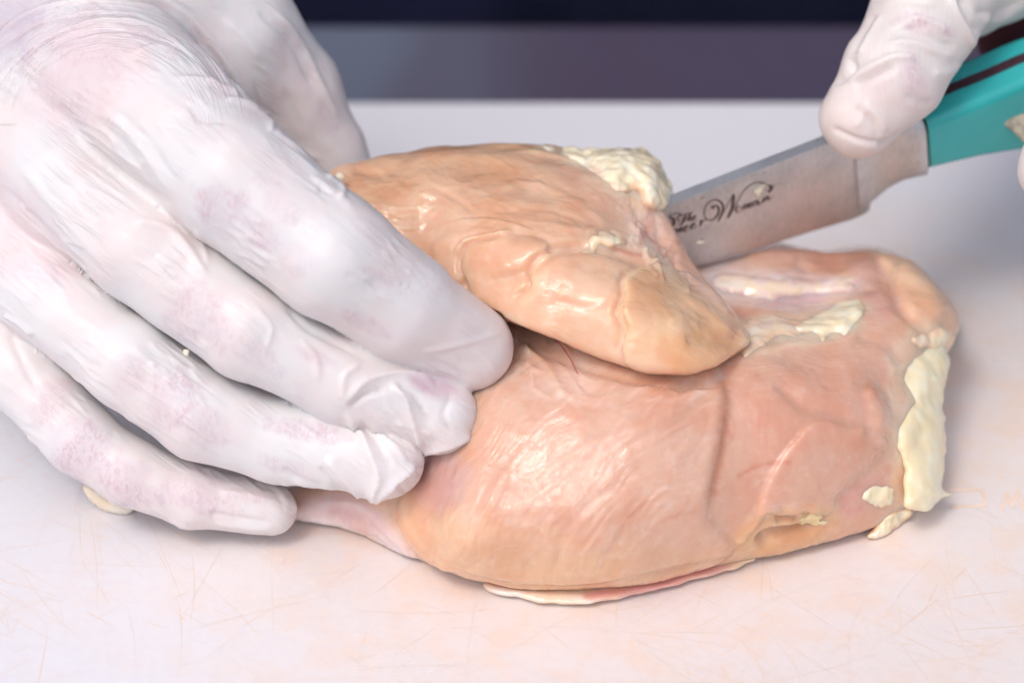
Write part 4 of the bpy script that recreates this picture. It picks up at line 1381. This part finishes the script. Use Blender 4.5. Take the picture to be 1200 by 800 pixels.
pen('lettering', [
    # W with its swash
    ([(497, 372), (485, 360), (497, 348), (520, 345), (545, 372), (540, 430), (505, 480), (450, 495), (410, 460), (402, 405), (425, 335), (475, 292), (530, 288), (575, 318), (592, 370), (570, 450), (540, 512)], 0.62),
    ([(500, 350), (490, 362), (502, 370)], 1.1),
    ([(540, 512), (590, 425), (650, 310), (695, 228)], 0.5), ([(698, 228), (692, 300), (680, 380), (640, 476)], 0.85),
    ([(640, 476), (690, 395), (750, 280), (800, 195), (870, 135), (935, 112), (985, 118), (1030, 140)], 0.55),
    ([(1040, 142), (1066, 150), (1070, 185), (1048, 208), (1040, 190)], 0.9), ([(1075, 200), (1092, 165), (1105, 132)], 0.7), ([(1120, 138), (1150, 128), (1185, 122)], 0.3),
    # oman
    ([(770, 362), (748, 352), (722, 385), (728, 412), (752, 412), (775, 385), (772, 362)], 0.5),
    ([(806, 338), (796, 388)], 0.75), ([(800, 372), (825, 336), (838, 340), (828, 382)], 0.6), ([(830, 366), (856, 324), (868, 330), (858, 368), (880, 360)], 0.6),
    ([(940, 296), (905, 310), (890, 340), (905, 352), (935, 320)], 0.55), ([(946, 292), (936, 330), (950, 338), (984, 312)], 0.7),
    ([(1008, 264), (994, 318)], 0.75), ([(1000, 300), (1030, 256), (1045, 262), (1036, 292), (1058, 290), (1104, 246)], 0.6),
    # The
    ([(186, 450), (160, 442), (132, 468), (146, 500), (178, 492), (190, 462)], 0.42), ([(150, 452), (190, 432), (240, 428), (290, 406)], 0.45), ([(216, 432), (202, 490), (170, 534), (140, 528)], 0.6),
    ([(268, 412), (246, 460), (226, 508)], 0.5), ([(234, 486), (262, 462), (268, 470), (258, 500), (276, 496)], 0.42), ([(282, 484), (312, 462), (318, 446), (298, 452), (284, 482), (300, 496), (328, 470)], 0.42),
    # P swash and ioneer (the start is hidden by the meat)
    ([(30, 500), (50, 455), (100, 424), (145, 424), (165, 442)], 0.45), ([(52, 470), (84, 476), (98, 505), (84, 548), (60, 560)], 0.9),
    ([(60, 620), (82, 588), (108, 582), (112, 606), (92, 636), (66, 640), (60, 620)], 0.5), ([(136, 580), (120, 636)], 0.7), ([(128, 612), (160, 568), (172, 574), (160, 612), (188, 604)], 0.6),
    ([(198, 592), (234, 566), (234, 550), (210, 560), (194, 594), (214, 610), (256, 578)], 0.55), ([(268, 566), (306, 540), (306, 524), (282, 534), (268, 568), (288, 584), (336, 550)], 0.55),
    ([(352, 508), (372, 500), (362, 556)], 0.65), ([(366, 536), (392, 500), (408, 488), (425, 492)], 0.5),
])

# ------------------------------------------------------------------ hand holding the knife
forefinger = [(1006, 140, 8, 47), (1046, 88, 8, 60), (1084, 22, 4, 64), (1128, -60, -6, 72), (1190, -140, -20, 90)]
side = [(1080, 0, -4, 50), (1140, 6, -10, 36), (1210, -34, -16, 46), (1300, -90, -20, 70)]
curl1 = [(1246, 222, 14, 34), (1238, 196, 20, 42), (1262, 130, 18, 46), (1330, 60, 8, 52), (1400, -20, -10, 60)]
curl2 = [(1330, 226, 10, 36), (1330, 190, 18, 44), (1352, 120, 16, 48), (1400, 40, 4, 54), (1440, -40, -14, 60)]
curl3 = [(1415, 226, 4, 34), (1415, 190, 12, 40), (1430, 120, 10, 44), (1460, 40, -2, 50), (1480, -40, -18, 58)]
pal = [[(1190, -140, -24, 90), (1320, -120, -26, 90)], [(1320, -120, -26, 90), (1440, -60, -24, 80)], [(1320, -120, -26, 90), (1450, -220, -54, 110)]]
v, q = hand_surface([forefinger, side, curl1, curl2], pal, 0.66, kf=2.0, kj=5)
h2 = Clay(v, q, lin(226, 219, 214))
h2.lump(12, 0.5, 2, 3)
h2.refresh()
h2.score([
    ([(994, 66), (1000, 80), (992, 90), (975, 96)], 5, -1.4), ([(982, 94), (1004, 88), (1026, 76), (1052, 66), (1078, 70)], 5, 1.0), ([(1000, 104), (1026, 90), (1052, 78)], 5, -0.7),
    ([(972, 148), (992, 158), (1016, 166), (1040, 166)], 4, -0.7), ([(1002, 124), (1016, 138), (1026, 152), (1028, 166)], 4, -0.6), ([(1010, 120), (1030, 138), (1038, 156)], 5, 0.6), ([(1028, 172), (1050, 160), (1076, 146)], 4, -0.6),
    ([(1112, -6), (1122, 16), (1134, 38), (1143, 58)], 5, 1.1), ([(1124, -4), (1136, 22), (1150, 40)], 6, -1.0), ([(1026, 14), (1010, 40), (997, 66)], 5, -0.7), ([(1036, 14), (1016, 46), (1004, 68)], 4, 0.6),
    ([(1038, 52), (1066, 50), (1092, 58), (1120, 70)], 5, 0.8), ([(1040, 42), (1070, 36), (1100, 48), (1122, 58)], 5, -0.7), ([(1066, 20), (1088, 24), (1112, 38)], 4, 0.8), ([(1060, 30), (1084, 34)], 4, -0.5),
    ([(1000, 150), (1010, 140), (1012, 126)], 5, 0.4), ([(1092, 84), (1110, 86), (1132, 76)], 6, 0.5), ([(1060, 110), (1080, 120), (1096, 118)], 5, -0.4), ([(1140, 14), (1170, 12), (1200, 2)], 5, -0.6), ([(1150, 24), (1172, 24), (1190, 16)], 5, 0.5),
    ([(1030, 8), (1060, 2), (1100, 6)], 6, 0.6),
])
h2.refresh()
for d in ((1075, 28, 38, 14, 0.25, 0.8), (1110, 36, 14, 8, 0.5, 0.9), (1070, 95, 20, 34, -0.3, 0.9), (1066, 120, 16, 14, 0, 0.7), (1030, 96, 26, 16, -0.4, 0.4), (1012, 160, 18, 10, 0, 0.3)):
    h2.dab(*d)
h2.wash([(958, 120), (1040, 110), (1040, 190), (970, 190)], (228, 216, 208), 16, 0.7)
put(h2.build('gloved_hand', M_GLOVE, h2.p2 * 0.2, np.full(len(h2.v), 0.08)), label='gloved hand at the right, one white latex finger on the knife', cat='gloved hand', group='gloved hands')

# rounded dark maroon form filling the gap between finger and handle
sl_ = [(1168, 46, -30, 27), (1215, 20, -32, 38), (1300, -30, -40, 50)]
v, q = hand_surface([sl_], [], 0.9)
sv = Clay(v, q, lin(80, 40, 44))
sv.lump(14, 1.6, 2, 4)
put(mesh_object('bulge', to_world(sv.v), sv.q, cloth_material('dark_maroon', (92, 52, 56), (72, 38, 44))),
    label='dark maroon rounded form behind the knife handle', cat='bulge')


# ------------------------------------------------------------------ scraps
def scrap(name, poly, depth, thick, mat, label, cat, group=None, h=0.3, k=1.2, lump=(1.5, 0.25)):
    base = np.full((MNX, MNY), 0.0) + depth
    pm = sd_poly(MAPQ, spline(poly, 4, True)).reshape(MNX, MNY)
    c = slab(pm, base + thick, base - thick * 0.4, k, h, lin(240, 230, 215), floor=True, kfloor=0.4, smooth=1)
    c.lump(lump[0], lump[1], 2, poly[0][0] * 0.013)
    return put(c.build(name, mat), label=label, cat=cat, group=group)


def board_depth(px, py, z=1.0):
    return d_at_height(px, py, z)


def dot(cx, cy, rx, ry):
    return [(cx + rx * math.cos(a), cy + ry * math.sin(a)) for a in np.linspace(0, 2 * math.pi, 8, endpoint=False)]


scrap('fat_scrap', [(96, 570), (112, 568), (130, 580), (156, 590), (152, 602), (130, 600), (110, 590)], board_depth(128, 590, 1.5), 3.0, M_FAT, 'yellow fat scrap on the board under the little finger', 'fat scrap', k=2.0)
G = 'small white specks of fat'
for cx, cy, r, d, lab in ((747, 550, 7, None, 'white fat speck in the middle of the chicken face'), (398, 208, 6, 14.5, 'white fat speck at the left end of the lifted lobe'), (218, 413, 4, 52, 'tiny white speck between two gloved fingers')):
    if d is None:
        d = float(sample(low_front, np.array([cx * 1.0]), np.array([cy * 1.0]))[0]) - 0.2
    scrap('fat_speck', dot(cx, cy, r, r * 1.1), d, 1.3, M_FAT, lab, 'fat speck', G, h=0.2, k=1.0, lump=(1.0, 0.15))

m = Nodes('wet_tissue')
co = m.coord()
nz = m.noise(co, 700, 3, 0.6)
m.bs(Base_Color=m.mix(m.ramp(nz, 0.4, 0.65), tuple(lin(222, 210, 190)), tuple(lin(176, 168, 156))), Roughness=0.25, Transmission_Weight=0.35, IOR=1.35, Subsurface_Weight=0.2, Subsurface_Scale=0.001, Normal=m.bump(nz, 0.4, 0.0004))
M_TISSUE = m.mat


def on_blade(px, py, y=-1.6):
    x, z = knife_pt(px, py, y)
    return float(from_world(knife_world(np.array(x), np.array(y), np.array(z)))[2])


scrap('meat_shred', [zp(*p) for p in ((950, 80), (975, 62), (1012, 78), (1028, 120), (1030, 165), (1000, 195), (1000, 240), (960, 275), (915, 260), (890, 215), (900, 180), (940, 140))], on_blade(890, 222), 0.55, M_TISSUE,
      'grey wet meat shred stuck on the blade lettering', 'meat shred', k=0.6, h=0.2, lump=(1.0, 0.12))
scrap('meat_shred', [(1170, 142), (1182, 136), (1180, 128), (1192, 128), (1204, 134), (1214, 150), (1212, 172), (1198, 166), (1186, 154)], on_blade(1190, 148, -8.2) + 0.6, 1.4, M_TISSUE,
      'pale translucent meat shred on the teal handle', 'meat shred', k=1.4, h=0.3)
scrap('meat_shred', [zp(*p) for p in ((290, 735), (330, 705), (400, 695), (480, 700), (490, 712), (420, 725), (340, 745))], on_blade(822, 284, -1.3) + 0.1, 0.3, M_FAT,
      'thin white smear of fat low on the blade', 'meat shred', k=0.4, h=0.18, lump=(1.0, 0.05))


# raised lettering of the board, its outline picked out by juice
def board_line(strokes, w):
    V, F = [], []
    for pts in strokes:
        P = np.array([to_world(cart(x, y, d_at_height(x, y, 0.0))) for x, y in pts])
        for a, b in zip(P[:-1], P[1:]):
            t = (b - a) / np.linalg.norm(b - a)
            n_ = np.array([-t[1], t[0], 0]) * w / 2
            a2, b2 = a - t * w / 2, b + t * w / 2
            k_ = len(V)
            for c_, zz in ((a2 + n_, 0.05), (a2 - n_, 0.05), (b2 - n_, 0.05), (b2 + n_, 0.05)):
                V.append([c_[0], c_[1], zz + 0.004 * (k_ // 4 % 3)])
            F.append([k_, k_ + 1, k_ + 2, k_ + 3])
    return put(mesh_object('raised_lettering', np.array(V), F, M_STAINLINE, smooth=False), board)


board_line([[(1114, 574), (1152, 574), (1154, 592), (1116, 594)], [(1174, 596), (1180, 577), (1186, 592), (1193, 577), (1200, 596)]], 1.0)
